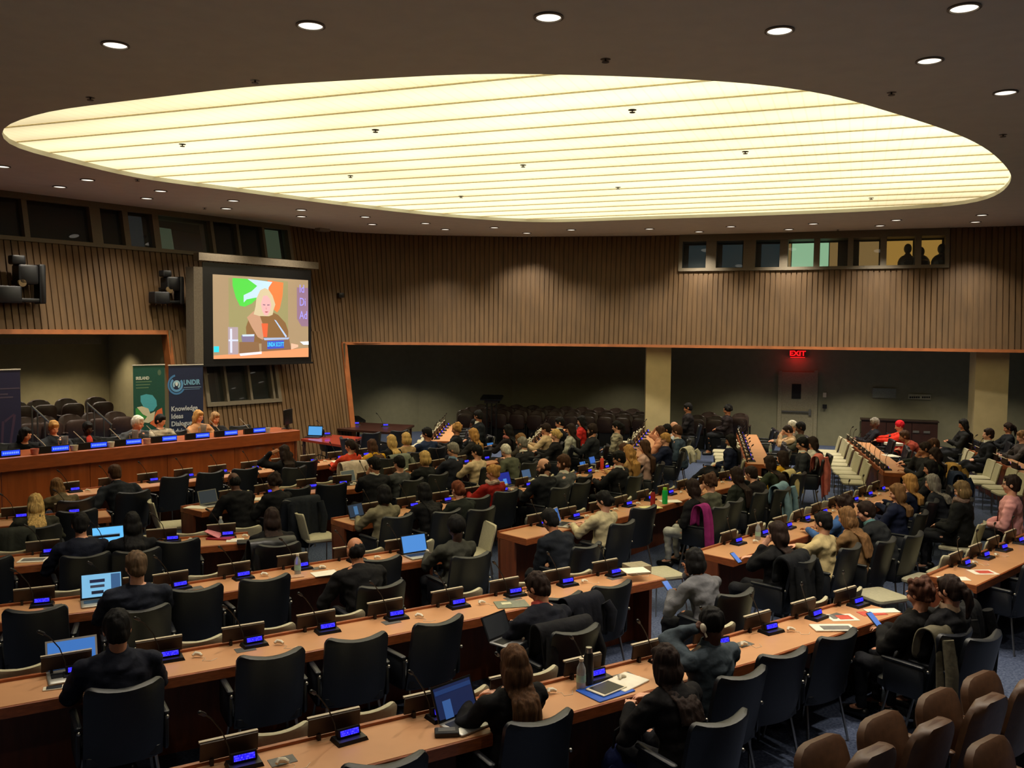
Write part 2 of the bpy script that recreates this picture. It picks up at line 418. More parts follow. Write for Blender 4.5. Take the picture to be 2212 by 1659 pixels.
# undersides (soffits) of the overhanging walls
def seg_wall(name, pts, z0, z1, m): 
    w_ = MB()
    for a, b in zip(pts, pts[1:]): w_.add([(a[0], a[1], z0), (b[0], b[1], z0), (b[0], b[1], z1), (a[0], a[1], z1)], [(0, 1, 2, 3)])
    return struct(w_.obj(name, m, smooth=False))
BW = [(-6.9, 26.6), (-3.0, 28.9), (.0, 29.3), (3.0, 28.4), (18.9, 22.6)]
seg_wall('wall_alcove', BW, 0, 2.96, M['plaster'])
n0 = W.P(dJ, 0, -.4)
seg_wall('wall_alcove_side', [(n0.x, n0.y), (-6.9, 26.6)], 0, 2.9, M['plaster'])
sf = MB(); pts = [W.P(dJ + (dEnd - dJ) * i / 12, ZR, -.02) for i in range(13)]
back = [Vector((p.x * 1.0 - .2 * 6, p.y + 6.5, ZR)) for p in pts]
sf.add(pts + back, [(i, i + 1, 14 + i, 13 + i) for i in range(12)]); struct(sf.obj('ceiling_alcove', M['plaster'], smooth=False))
# left alcove behind the rostrum
NV = Vector((-.765, .644)); TV = Vector((.644, .765))
def nt_(n, tt, z=0): q = NV * n + TV * tt; return Vector((q.x, q.y, z))
rL = at(0, 992, 1.25); rR = at(648, 930, 1.25); TV = (v2(rR) - v2(rL)).normalized(); NV = Vector((-TV.y, TV.x)); RN = v2(rL).dot(NV)
tL, tR = v2(rL).dot(TV), v2(rR).dot(TV)
aw = onray(235, 800, nt_(RN + 6.6, 0)[:2], nt_(RN + 6.6, 10)[:2]); jA = W.P(dA, 1.5, -.2)
tl = v2(aw).dot(TV)
seg_wall('wall_alcove_left', [nt_(RN + 6.6, tL - 8)[:2], (aw.x, aw.y), (jA.x, jA.y)], 0, ZL, M['plaster2'])
sf = MB(); a = [W.P(dA * i / 6, ZL, -.02) for i in range(7)]; q = [nt_(RN + 7, v2(p).dot(TV), ZL) for p in a]; sf.add(a + q, [(i, i + 1, 8 + i, 7 + i) for i in range(6)])
struct(sf.obj('ceiling_alcove_left', M['plaster2'], smooth=False))
# walls out of view that close the hall
seg_wall('wall_right', [(18.9, 30), (18.9, -3.9)], 0, ZC, M['plaster']); seg_wall('wall_rear', [(18.9, -3.9), (-15.9, -3.9)], 0, ZC, M['plaster']); seg_wall('wall_far_left', [(-15.9, -3.9), (-15.9, 16)], 0, ZC, M['plaster'])
# rostrum platform
pf = MB(); a = [nt_(RN - .0, tL - 4), nt_(RN - .0, tR + .3), nt_(RN + 3.2, tR + .3), nt_(RN + 3.2, tL - 4)]
pf.loft([[Vector((p.x, p.y, z)) for p in a] for z in (0, .35)]); struct(pf.obj('trim_5', M['carpet'], smooth=False))
for i, (nn, zz) in enumerate(((RN + 3.3, .55), (RN + 4.3, .8))):
    pf = MB(); a = [nt_(nn, tL - 5), nt_(nn, tl + .4), nt_(RN + 6.6, tl + .4), nt_(RN + 6.6, tL - 5)]
    pf.loft([[Vector((p.x, p.y, z)) for p in a] for z in (0, zz)]); struct(pf.obj('trim_%d' % (6 + i), M['carpet'], smooth=False))
# columns
for i, (u0, u1, u2, lab) in enumerate(((1396, 1449, 1465, ''), (2111, 2176, 2183, ''))):
    dd = W.find(u0, 750, 2.9); A = W.P(dd, ZR, .0); y = A.y + .35
    a = onray(u0, 800, (-1, y), (1, y)); bq = onray(u1, 800, (-1, y), (1, y)); 
    tdir = Vector((math.cos(R(-6 if i == 0 else -16)), math.sin(R(-6 if i == 0 else -16)), 0)); wd = (bq - a).length
    ctr = Vector(((a.x + bq.x) / 2, (a.y + bq.y) / 2, 0)) + Vector((-tdir.y, tdir.x, 0)) * wd * .5
    k = MB(); k.box((ctr.x, ctr.y, 1.48), (wd, wd, 2.96), rotz(math.atan2(tdir.y, tdir.x))); struct(k.obj('column', M['column'], smooth=False, label=('square sand-coloured column near picture centre, left of the exit door' if i == 0 else 'square sand-coloured column at the right edge of the alcove'), cat='column'))
# ---------------------------------------------------------------- window strips (control and interpreter booths)
def booth(name, d0, d1, z0, z1, mull, cells, frm=.05, depth=.6):
    o = MB(); panelbox(o, d0, d1, z0 - .08, z0, -.25, .05); panelbox(o, d0, d1, z1, z1 + (ZC - z1 if z1 > 5 else .06), -.25, .05)
    for a in (d0, d1 - .09): o.loft([[W.P(a, z, -.25), W.P(a + .09, z, -.25), W.P(a + .09, z, .05), W.P(a, z, .05)] for z in (z0, z1)])
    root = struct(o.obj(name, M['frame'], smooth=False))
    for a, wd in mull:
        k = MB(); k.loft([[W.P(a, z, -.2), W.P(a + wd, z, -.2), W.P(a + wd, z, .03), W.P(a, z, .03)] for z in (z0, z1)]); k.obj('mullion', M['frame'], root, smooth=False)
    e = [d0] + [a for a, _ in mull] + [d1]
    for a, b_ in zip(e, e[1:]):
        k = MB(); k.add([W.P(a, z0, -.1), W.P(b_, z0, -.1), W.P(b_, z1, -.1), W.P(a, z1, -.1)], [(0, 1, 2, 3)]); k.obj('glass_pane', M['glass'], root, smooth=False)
    # the dim room behind; its panels glow in place of room lamps
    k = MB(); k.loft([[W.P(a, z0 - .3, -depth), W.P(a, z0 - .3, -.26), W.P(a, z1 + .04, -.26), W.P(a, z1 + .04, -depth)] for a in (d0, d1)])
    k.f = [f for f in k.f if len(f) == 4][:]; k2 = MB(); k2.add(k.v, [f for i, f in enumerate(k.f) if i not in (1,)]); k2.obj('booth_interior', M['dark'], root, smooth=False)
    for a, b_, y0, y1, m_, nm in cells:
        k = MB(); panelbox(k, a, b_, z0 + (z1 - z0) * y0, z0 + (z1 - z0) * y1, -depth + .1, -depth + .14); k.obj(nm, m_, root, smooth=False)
    return root
def DU(u, v=545, z=5.3): return W.find(u, v, z)
def ddw(u): return DU(u, 480, 5.3)
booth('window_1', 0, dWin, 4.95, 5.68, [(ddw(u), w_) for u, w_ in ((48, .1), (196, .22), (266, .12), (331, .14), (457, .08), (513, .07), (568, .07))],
      [(ddw(355), ddw(430), .0, .95, glow('booth_glow_dim_green', (66, 76, 58), .8), 'glowing_booth_wall'), (ddw(580), ddw(622), 0, .95, glow('booth_glow_dim_green', (66, 76, 58), .8), 'glowing_booth_wall'), (ddw(282), ddw(326), 0, .9, glow('booth_glow_dark', (38, 40, 40), .8), 'glowing_booth_wall')])  # faint emission stands in for light falling on these booth walls
mint, tan, amber = glow('lit_wall_mint', (150, 190, 150), 1.15), glow('lit_wall_tan', (118, 92, 54), 1.3), glow('lit_wall_amber', (140, 104, 46), 1.5)  # lit rooms imitated by wall panels that emit their own colour
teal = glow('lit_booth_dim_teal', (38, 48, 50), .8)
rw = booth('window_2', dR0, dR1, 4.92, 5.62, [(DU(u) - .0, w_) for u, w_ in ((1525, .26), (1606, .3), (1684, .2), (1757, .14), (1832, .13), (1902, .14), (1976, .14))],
      [(DU(1483), DU(1520), 0, 1, teal, 'glowing_booth_wall'), (DU(1556), DU(1600), 0, 1, teal, 'glowing_booth_wall'), (DU(1642), DU(1682), 0, 1, teal, 'glowing_booth_wall'),
       (DU(1700), DU(1706), 0, 1, tan, 'glowing_booth_wall'), (DU(1707), DU(1756), .0, 1, mint, 'glowing_booth_wall'), (DU(1767), DU(1789), .0, 1, mint, 'glowing_booth_wall'), (DU(1790), DU(1809), .0, 1, tan, 'glowing_booth_wall'),
       (DU(1856), DU(1899), 0, 1, tan, 'glowing_booth_wall'), (DU(1911), DU(1974), 0, 1, amber, 'glowing_booth_wall'), (DU(1984), DU(2040), 0, 1, amber, 'glowing_booth_wall')])
booth('window_3', dl0, dl1, zlw0, zlw1, [(W.find(u, 820, 2.1), .06) for u in (485, 535, 583)],
      [(W.find(438, 820, 2.1), W.find(466, 820, 2.1), .0, .62, glow('glowing_booth_cabinet', (74, 76, 70), .8), 'glowing_booth_cabinet')])  # cabinet glows weakly to look lit inside the dark booth
# people sitting inside the amber booth
for u, hh, lab in ((1962, .42, 'person'), (1990, .34, 'person'), (2036, .4, 'person')):
    a = DU(u); p0 = W.P(a, 4.95, -.36); k = MB(); k.ell(p0 + Vector((0, 0, hh)), (.09, .1, .12)); k.cap(p0 + Vector((0, 0, hh - .1)), p0 + Vector((0, 0, .1)), .05, .2); k.ell(p0 + Vector((0, 0, .06)), (.24, .16, .22))
    o = k.obj('person', M['plastic']); tag(o, {1962: 'dark silhouette of a person behind the amber booth window, left of three', 1990: 'dark silhouette of a person leaning right of the last booth mullion', 2036: 'dark silhouette of a person at the right end of the amber booth window'}[u], 'person')
# back wall door with push bar
def BWp(u, v): 
    return onray(u, v, (3.0, 28.4), (18.9, 22.6))
bd = (Vector((18.9, 22.6)) - Vector((3.0, 28.4))).normalized(); ba = math.atan2(bd.y, bd.x); bn = Vector((bd.y, -bd.x, 0))
a = BWp(1686, 803); b_ = BWp(1760, 803); dw = (b_ - a).length; dc = (a + b_) / 2
dr = MB(); dr.box((dc.x + bn.x * .02, dc.y + bn.y * .02, a.z / 2), (dw, .06, a.z), rotz(ba)); door = struct(dr.obj('door_1', mat('door_paint', (146, 138, 112), .6), smooth=False))
def onback(name, u0, u1, v0, v1, th, m_, parent=None, **kw):
    a, b_ = BWp(u0, v0), BWp(u1, v1); k = MB(); c_ = (a + b_) / 2 + bn * (.05 + th / 2)
    k.box(c_, ((Vector((b_.x - a.x, b_.y - a.y, 0))).length, th, abs(a.z - b_.z)), rotz(ba)); return k.obj(name, m_, parent, smooth=False, **kw)
onback('door_window', 1711, 1730, 829, 861, .02, M['dark'], door)
onback('push_bar', 1689, 1752, 886, 891, .06, M['chr'], door)
onback('push_bar_mount', 1747, 1752, 884, 897, .05, M['chr'], door)
for u0, u1, lab in ((1682, 1686, 0), (1760, 1763, 0)): onback('door_frame', u0, u1, 800, 960, .02, mat('door_paint', (146, 138, 112), .6), door)
onback('wall_clock', 1777, 1786, 873, 882, .05, M['plastic'], label='small round dark wall dial right of the exit door', cat='clock')
onback('switch_plate', 1778, 1785, 848, 858, .02, M['white'], label='small pale switch plate on the wall above the round dial', cat='switch')
onback('notice_sign', 1962, 2010, 851, 863, .005, mat('sign_pale', (176, 172, 146), .7), label='pale wide sign with a dark line of text on the alcove wall', cat='sign')
k = MB()
for i in range(9):
    p = BWp(1966 + i * 4.6 + (4 if i > 4 else 0), 858) + bn * .058; k.box(p, (.045, .004, .05), rotz(ba))
k.obj('sign_text', M['plastic'], bpy.data.objects['notice_sign'], smooth=False)
onback('projected_emblem', 1885, 1935, 838, 860, .005, mat('emblem_light_blue_grey', (138, 140, 128), .7), label='faint blue-grey emblem of projected light on the alcove wall left of the pale sign', cat='sign')  # thin panel whose colour imitates an emblem projected in light
# exit sign
def text(name, s, size, m_, loc, rz, parent=None, ext_=.004, align='CENTER', shear=0, sx=1.0, offset=0, tilt=PI / 2):
    cu = bpy.data.curves.new('t', 'FONT'); cu.body = s; cu.size = size; cu.extrude = ext_; cu.align_x = align; cu.align_y = 'CENTER'; cu.shear = shear; cu.offset = offset; cu.resolution_u = 3
    ob = bpy.data.objects.new('t', cu); COL.objects.link(ob); bpy.context.view_layer.update()
    me = bpy.data.meshes.new_from_object(ob.evaluated_get(bpy.context.evaluated_depsgraph_get())); bpy.data.objects.remove(ob)
    me.materials.clear(); me.materials.append(m_); o = bpy.data.objects.new(name, me); COL.objects.link(o)
    Mx = Matrix.Translation(loc) @ Matrix.Rotation(rz, 4, 'Z') @ Matrix.Rotation(tilt, 4, 'X') @ Matrix.Diagonal((sx, 1, 1, 1))
    if parent: o.parent = parent
    o.matrix_world = Mx; o.matrix_basis = (parent.matrix_basis.inverted() @ Mx) if parent else Mx
    return o
ex = onback('exit_sign', 1708, 1739, 755, 772, .1, mat('exit_sign_case', (60, 20, 18), .5), label='glowing red EXIT sign hanging under the wooden trim', cat='sign')
p = (BWp(1708, 755) + BWp(1739, 772)) / 2 + bn * .165
redg = glow('exit_red', (255, 20, 24), 2.2); 
text('exit_letters', 'EXIT', .2, redg, p, ba, ex, sx=1.1, offset=.004)
onback('exit_sign_glow_edge', 1708, 1739, 771, 772.5, .12, redg, ex)
l_ = bpy.data.lights.new('exit_light', 'POINT'); l_.energy = 2.5; l_.color = (1, .05, .05); l_.shadow_soft_size = .1; lo = bpy.data.objects.new('exit_light', l_); COL.objects.link(lo); lo.location = p + bn * .15 + Vector((0, 0, -.16))
# ---------------------------------------------------------------- downlights and sprinklers
LIT = [(249, 96), (671, 54), (1185, 36), (1684, 65), (2083, 16), (2008, 130), (2172, 199), (5, 359), (189, 388), (129, 403), (347, 412), (317, 428), (504, 433), (489, 450), (651, 453), (651, 467), (789, 468), (804, 484), (919, 482), (962, 495), (1068, 491), (1138, 503), (1234, 496), (1403, 494), (1510, 500), (1579, 489), (1704, 495), (1757, 483), (1901, 487), (1936, 475), (2121, 464), (2107, 479)]
SPR = [(551, 174), (195, 211), (1308, 128), (1926, 200), (2167, 291), (297, 388), (442, 449), (1810, 496)]
dl = empty('downlight', label='x', cat='ceiling light', group='recessed downlights in the ceiling')
MB().lathe([(.0, .0), (.12, 0), (.125, -.012), (.105, -.016), (.1, .0)], n=24).obj('trim_ring', mat('downlight_ring', (120, 110, 96), .4), dl)
k = MB(); k.lathe([(.001, -.006), (.1, -.006)], n=24); k.obj('lens', glow('downlight_lens', (255, 244, 225), 1.5), dl)
def lamp(p, e=42, ang=118):
    l = bpy.data.lights.new('lamp', 'SPOT'); l.energy = e; l.spot_size = R(ang); l.spot_blend = .9; l.color = (1, .89, .72); l.shadow_soft_size = .1
    o = bpy.data.objects.new('lamp', l); COL.objects.link(o); o.location = (p.x, p.y, ZC - .03)
us = sorted(range(len(LIT)), key=lambda i: LIT[i][0])
near_, far_ = [i for i in us if LIT[i][1] < 250], [i for i in us if LIT[i][1] >= 250]
for grp, nm in ((near_, 'large round downlight in the dark near ceiling'), (far_, 'small bright downlight in the strip beyond the oval')):
    for n_, i in enumerate(grp):
        p = at(*LIT[i], ZC)
        w_ = ORD[n_] + ' from left' if n_ < 13 else ORD[len(grp) - 1 - n_] + ' from right' if len(grp) - 1 - n_ < 20 else ''
        place(dl, p, 0, nm + ', ' + w_); lamp(p, LAMP_NEAR if i in near_ else LAMP_FAR, 118 if i in near_ else 104)
for p in [Vector((x, y, ZC)) for x, y in ((-9, 4), (-5, 1.5), (-1, 1), (3, 1.5), (7, 2.5), (11, 5), (-11, 8), (12, 9), (14, 13), (-3, 4.5), (2.5, 5), (7, 6))]: lamp(p, LAMP_EXTRA)  # extra spots without fixtures, out of view, added to light the foreground
def alamp(p, e, s=110):
    l = bpy.data.lights.new('alcove_lamp', 'SPOT'); l.energy = e; l.spot_size = R(s); l.spot_blend = .8; l.color = (1, .9, .72); l.shadow_soft_size = .08
    o = bpy.data.objects.new('alcove_lamp', l); COL.objects.link(o); o.location = p
for u, off, e in ((790, 1.9, 110), (910, 1.9, 110), (1330, 1.6, 50), (1600, 1.7, 70), (1720, 1.7, 60), (1860, 1.7, 120), (2040, 1.7, 70), (2190, 1.7, 60)):
    for a_, b_ in zip(BW[1:], BW[2:]):
        A_, B_ = Vector(a_), Vector(b_); t__ = (B_ - A_).normalized(); n__ = Vector((t__.y, -t__.x)); q = onray(u, 900, A_ + n__ * off, B_ + n__ * off); s__ = (v2(q) - A_).dot(t__)
        if -.1 < s__ < (B_ - A_).length + .1: alamp((q.x, q.y, 2.8), e * 1.9); break
for u in (-40, 120, 215): q = onray(u, 800, nt_(RN + 5.4, 0)[:2], nt_(RN + 5.4, 9)[:2]); alamp((q.x, q.y, 3.12), 120)
sp = empty('sprinkler', label='x', cat='sprinkler', group='sprinklers in the ceiling')
MB().lathe([(.001, -.03), (.035, -.03), (.035, -.024), (.008, -.02), (.008, 0), (.05, 0), (.05, .004)], n=12).obj('sprinkler_head', mat('sprinkler_metal', (70, 62, 54), .4, .6), sp)
for n_, (u, v) in enumerate(sorted(SPR)):
    place(sp, at(u, v, ZC), 0, 'small dark sprinkler in the ceiling, %s from the left' % ORD[n_])
# sprinklers under the glowing ceiling
for n_, (u, v) in enumerate(sorted([(811, 281), (394, 312), (1366, 238), (1130, 357), (1610, 328), (757, 380), (996, 424), (1335, 405), (1882, 428)])):
    place(sp, at(u, v, ZC + .05), 0, 'tiny sprinkler against the glowing oval ceiling, %s from the left' % ORD[n_])
# small wall speaker / camera boxes
def wallbox(name, u, v, z, sz, m_, off, lab, cat):
    a = W.find(u, v, z); q = W.P(a, zat(a, u, v), off); q_, t_, n_ = W.at(a); k = MB(); k.rbox((0, 0, 0), sz, .01); o = k.obj(name, m_, label=lab, cat=cat); o.location = q; o.rotation_euler = (0, 0, math.atan2(t_.y, t_.x)); return o
wallbox('wall_sensor', 733, 638, 4, (.14, .12, .12), M['plastic'], .1, 'small black box sensor on the slatted wall right of the screen', 'sensor')
wallbox('ceiling_camera', 686, 497, 5.6, (.34, .2, .1), mat('pale_housing', (140, 130, 116), .5), .25, 'pale camera housing under the ceiling above the screen', 'camera')
# ================================================================ FURNITURE
def desk(row, name='conference_desk', cat='desk', left_panel=True, right_panel=True, ports=False, label=None):
    D = row.depth; root = empty(name, (0, 0, 0), label=label, cat=cat)
    st = [0] + row.cum[1:-1] + [row.len]
    def sweep(secs, d0=0, d1=row.len):
        ds = [d0] + [x for x in row.cum[1:-1] if d0 < x < d1] + [d1]; k = MB()
        k.loft([[row.pos(d, n, z) for n, z in secs] for d in ds]); return k
    sweep([(.0, .672), (.0, .745), (.006, .75), (D, .75), (D, .69), (.06, .672)]).obj('desktop_edge', M['edge'], root, smooth=False)
    sweep([(.012, .7495), (.012, .7525), (D - .03, .7525), (D - .03, .7495)], .012, row.len - .012).obj('desktop', M['desk'], root, smooth=False)
    sweep([(D - .03, .75), (D - .03, .772), (D, .772), (D, .75)]).obj('back_ledge', M['edge'], root, smooth=False)
    sweep([(D - .08, .0), (D - .05, .69), (D - .02, .69), (D - .05, .0)]).obj('front_panel', M['panel'], root, smooth=False)
    for d0, d1, on in ((0, .04, left_panel), (row.len - .04, row.len, right_panel)):
        if on: sweep([(.2, 0), (.2, .68), (D - .01, .68), (D - .04, 0)], d0, d1).obj('end_panel', M['panel'], root, smooth=False)
    x = .9
    while ports and x < row.len - .3:
        p = row.pos(x, .3, .7537); k = MB(); k.box(p, (.15, .1, .004), rotz(row.ang(x))); 
        if inframe(p): k.obj('cable_port', M['grey'], root, smooth=False)
        x += 1.27
    return root
DL = dict(A1='long orange-brown desk in the nearest row, bottom of the picture', A2='long desk in the second row, ending beside the grey hoodie person',
 A3='long desk third from the camera, behind the balding man in black', A4='left block desk carrying the red folder at its right end', A5='short desk at the left with blond woman in grey-green sitting',
 B6='front row desk running right below the rostrum', B1='desk at the right edge of the picture with two paper sheets', B2='middle block desk with dark puffer jacket chair at it',
 B3='middle block desk with the red and green bottles on it', B4='middle block desk where the red jacket woman sits', B5='middle block desk starting with the dark laptop and papers',
 C1='farthest right desk, behind the man in pink shirt', C2='long far desk running away beside empty cream chairs', C3='far desk with reddish end panel near the pink coat', C4='far desk ending just left of the near column base',
 C5='far desk in the middle with beige sweater woman', C6='far desk with end panel left of the wavy blond woman')
for k_, r_ in ROWS.items(): desk(r_, label=DL[k_], ports=k_ in ('A1', 'A2', 'A3', 'A4'), left_panel=k_[0] != 'A' or k_ == 'A5')
# ---- rostrum: long raised bench
ros = empty('rostrum', label='long raised wooden rostrum with speakers seated behind it', cat='rostrum')
def rsweep(secs, a, b_): k = MB(); k.loft([[nt_(RN + n, tt, z) for n, z in secs] for tt in (a, b_)]); return k
T0, T1 = tL - 4, tR
rsweep([(0, 1.05), (0, 1.25), (.03, 1.26), (.8, 1.26), (.8, 1.2), (.1, 1.05)], T0, T1).obj('rostrum_top', M['rostt'], ros, smooth=False)
x = T0
while x < T1 - .1:
    y = min(x + 1.35, T1); rsweep([(.1, .0), (.1, 1.1), (.13, 1.1), (.13, .0)], x + .004, y - .004).obj('front_panel', M['rost'], ros, smooth=False); x = y
rsweep([(.1, 0), (.1, 1.2), (.75, 1.2), (.75, 0)], T1 - .04, T1).obj('end_panel', M['panel'], ros, smooth=False)
rsweep([(.05, .0), (.05, .09), (.1, .09), (.1, 0)], T0, T1).obj('plinth', M['dwood'], ros, smooth=False)
# ---- chairs
def bent(w, h, th, curve, z0, y0, rake, r=.05, nx=9, dip=.02):
    """upholstered back: curved in plan, raked"""
    k = MB(); rings = []; TS = (0, .3, .6, .8, .88, .93, .97, .99, 1); L_ = 8
    for i in range(L_ + 1):
        t_ = TS[i]; z = z0 + h * t_; ins = 0
        m_ = 1 - r / h
        if t_ > m_: ins = r * (1 - math.sqrt(max(0, 1 - ((t_ - m_) / (1 - m_)) ** 2)))
        ring = []
        for s in (1, -1):
            for j in range(nx):
                q = -1 + 2 * j / (nx - 1); q = q * s; x = q * (w / 2 - ins); y = y0 - rake * t_ + curve * q * q
                y += (th / 2 * s) * (1 if abs(q) < .99 else .45) * (1 if 0 < i < L_ else .6); ring.append(Vector((x, y, z + dip * (1 - q * q) * t_ ** 3)))
        rings.append(ring)
    return k.loft(rings)
dch = empty('delegate_armchair', label='x', cat='chair', group='dark armchairs at the delegate desks')
bent(.49, .57, .07, .05, .38, -.2, .12, dip=-.028).obj('backrest', M['blk'], dch)
MB().rbox((0, .02, .43), (.48, .46, .1), .05, axis=2).obj('seat', M['blk'], dch)
for s in (-1, 1):
    a = MB().rbox((s * .27, .0, .655), (.045, .36, .03), .02, axis=2).obj('armrest', M['blk'], dch)
    MB().rbox((s * .27, -.01, .52), (.34, .03, .25), .04, axis=0).obj('arm_panel', M['blk'], a)
    MB().ell((s * .27, -.21, .64), (.014, .014, .014), n=8, h=6).obj('arm_bolt', M['chr'], a)
    for f_ in (-1, 1): MB().tube([(s * .2, f_ * .15, .4), (s * .25, f_ * .22, .0)], .011, 6).obj('leg', M['chr'], dch)
cch = empty('adviser_chair', label='x', cat='chair', group='cream chairs for advisers')
bent(.42, .37, .04, .04, .44, -.18, .09, dip=-.015).obj('backrest', M['cream'], cch)
MB().rbox((0, .03, .44), (.44, .42, .05), .05, axis=2).obj('seat', M['cream'], cch)
for s in (-1, 1):
    MB().tube([(s * .19, .2, .0), (s * .19, .2, .41), (s * .19, -.14, .41)], .01, 6).obj('leg', M['chr'], cch)
    MB().tube([(s * .19, -.22, .0), (s * .19, -.14, .41)], .01, 6).obj('leg', M['chr'], cch)
def theater(m_, cat='seat', dark=False):
    t_ = empty('auditorium_chair', label='x', cat='chair', group='dark auditorium seats in the alcove' if dark else 'brown auditorium seats at the bottom right')
    bent(.48, .56, .09, .03, .36, -.12, .12, r=.14).obj('backrest', m_, t_)
    k = MB(); k.rbox((0, .1, .62), (.46, .1, .46), .12, rotx(R(-12))); k.obj('folding_seat', m_, t_)
    for s in (-1, 1):
        a = MB().rbox((s * .29, .02, .6), (.05, .34, .03), .02, axis=2).obj('armrest', m_, t_); MB().rbox((s * .29, .0, .3), (.24, .03, .6), .02, axis=0).obj('arm_support', M['plastic'], a)
    MB().box((0, .0, .2), (.4, .06, .4)).obj('pedestal', M['plastic'], t_)
    return t_
# ---- delegate position: microphone console, nameplate holder, earpiece
con = empty('microphone_console', label='x', cat='microphone', group='microphone consoles with blue lit name displays')
MB().box((0, 0, .012), (.2, .13, .024), taper=.9).obj('base', M['plastic'], con, smooth=False)
k = MB(); k.box((0, .01, .05), (.145, .03, .05), rotx(R(-14))); k.obj('display_housing', M['plastic'], con, smooth=False)
k = MB(); k.box((0, -.008, .053), (.118, .006, .032), rotx(R(-14))); k.obj('name_display', M['disp'], con, smooth=False)
mic = MB().tube([(-.07, .03, .02), (-.075, .045, .1), (-.11, .06, .2), (-.17, .05, .29), (-.21, .03, .33)], .0045, 6).obj('gooseneck', M['plastic'], con)
MB().cap((-.21, .03, .33), (-.24, .01, .355), .012, .012, 8).obj('microphone_head', M['plastic'], mic)
nb = empty('nameplate_holder', label='x', cat='nameplate', group='brown nameplate holders along the desks')
k = MB(); k.box((0, 0, .085), (.33, .014, .11), rotx(R(8))); k.obj('board', M['board'], nb, smooth=False)
k = MB(); k.box((0, .009, .143), (.335, .02, .01), rotx(R(8))); k.obj('top_edge', M['ledge'], nb, smooth=False)
for s in (-.1, .1): MB().box((s, 0, .02), (.02, .03, .04)).obj('foot', M['plastic'], nb, smooth=False)
ep = empty('earpiece', label='x', cat='earpiece', group='white earpieces resting on the desks')
k = MB(); k.tube([(-.03, .0, .02), (-.01, .012, .03), (.02, .0, .026), (.035, -.02, .018)], [.01, .017, .015, .01], 8); k.obj('ear_hook', M['white'], ep)
MB().tube([(.035, -.02, .01), (.06, -.05, .003), (.03, -.09, .003), (.09, -.12, .003), (.14, -.08, .003)], .0018, 4).obj('cord', M['white'], ep)
DISPLAYS = dict(A1=(757, 1598), A2=(549, 1392), A3=(387, 1266), A4=(368, 1166), A5=(160, 1114), B6=(340, 1039), B1=(2084, 1215), B2=(1601, 1169), B3=(1254, 1116), B4=(1137, 1046), B5=(682, 1053))
for k_, r_ in ROWS.items():
    d0 = r_.proj(at(*DISPLAYS[k_], .80))[0] if k_ in DISPLAYS else .35
    pitch = {'A1': .635, 'A2': .632, 'B1': .55, 'C': .58}.get(k_ if k_ in ('A1', 'A2', 'B1') else k_[0], .62)
    n0_ = int((d0 - .18) // pitch); d = d0 - n0_ * pitch; r_.seats = []
    while d < r_.len - .12: r_.seats.append(d); d += pitch
OCC = {k_: [] for k_ in ROWS}      # filled by the people table: positions along the row that are taken
# ================================================================ PEOPLE
SK = {'l': (214, 152, 118), 'p': (226, 168, 138), 't': (178, 118, 82), 'b': (92, 56, 40), 'd': (58, 36, 28)}
SKIN = {k: mat('skin_' + k, c, .55, var=.06, scale=12) for k, c in SK.items()}
HC_ = {'black': (16, 14, 14), 'dkbrown': (40, 26, 20), 'brown': (72, 46, 30), 'ltbrown': (122, 88, 54), 'blond': (196, 160, 98), 'gold': (176, 130, 72), 'grey': (128, 122, 112), 'white': (206, 200, 186), 'auburn': (110, 56, 32), 'curlybrown': (80, 48, 34)}
HAIR = {k: mat('hair_' + k, c, .75, var=.35, scale=26, stretch=(2.2, 2.2, .25), bump=.7, dist=.008, spec=.25) for k, c in HC_.items()}
PANTS = fabric((26, 27, 32), 'dark_trousers'); SHOE = mat('black_shoes', (14, 13, 13), .35)
EYE = mat('eye_dark', (30, 22, 18), .3); LIP = mat('lips', (150, 72, 64), .5); GL = mat('glasses_frame', (18, 16, 16), .3)
def spine(th, g):
    P = [Vector((0, 0, .52))]; p = P[0].copy(); k = [.5, .8, 1.0, 1.15, 1.3]
    for i in range(5):
        a = th * k[i]; p = p + Vector((0, math.sin(a), math.cos(a))) * .1 * g; P.append(p.copy())
    return P
def on(P, t_):
    x = max(0, min(4.999, t_ * 10)); i = int(x); return P[i].lerp(P[i + 1], x - i)
def ik(S, T, a, b_, pole):
    d = T - S; L_ = min(d.length, (a + b_) * .995); d.normalize(); T = S + d * L_
    c_ = (a * a + L_ * L_ - b_ * b_) / (2 * a * L_); h = a * math.sqrt(max(0, 1 - c_ * c_))
    q = pole - d * pole.dot(d); q.normalize(); return S + d * (a * c_) + q * h, T
def hand(mb, W, d, n, side, g, curl=.5):
    d = d.normalized(); n = (n - d * n.dot(d)).normalized(); s = d.cross(n) * side
    Rm = Matrix((s, d, n)).transposed()
    mb.ell(W + d * .045 * g, (.04 * g, .052 * g, .016 * g), Rm, 12, 8)
    for i, (o, l_) in enumerate(((-.029, .85), (-.0095, 1.0), (.0105, .93), (.029, .72))):
        p = W + d * .085 * g + s * o * g; a = curl * .4
        for seg, rr in ((.042, .0092), (.027, .0084), (.02, .0076)):
            q = p + (d * math.cos(a) - n * math.sin(a)) * seg * l_ * g + s * o * .12; mb.cap(p, q, rr * g, (rr - .0006) * g, 8); p = q; a += curl * .75
    p = W + d * .02 * g - s * .03 * g; q = p + (d * .62 - s * .7 - n * .25).normalized() * .045 * g; mb.cap(p, q, .012 * g, .0105 * g, 8)
    mb.cap(q, q + (d * .9 - s * .2 - n * .35).normalized() * .035 * g, .0105 * g, .0085 * g, 8)
def solve(zh, g):
    lo, hi = .03, 1.3
    for _ in range(24):
        m = (lo + hi) / 2; P = spine(m, g); z = P[5].z + .28 * g * math.cos(m * .9)
        if z > zh: lo = m
        else: hi = m
    return m
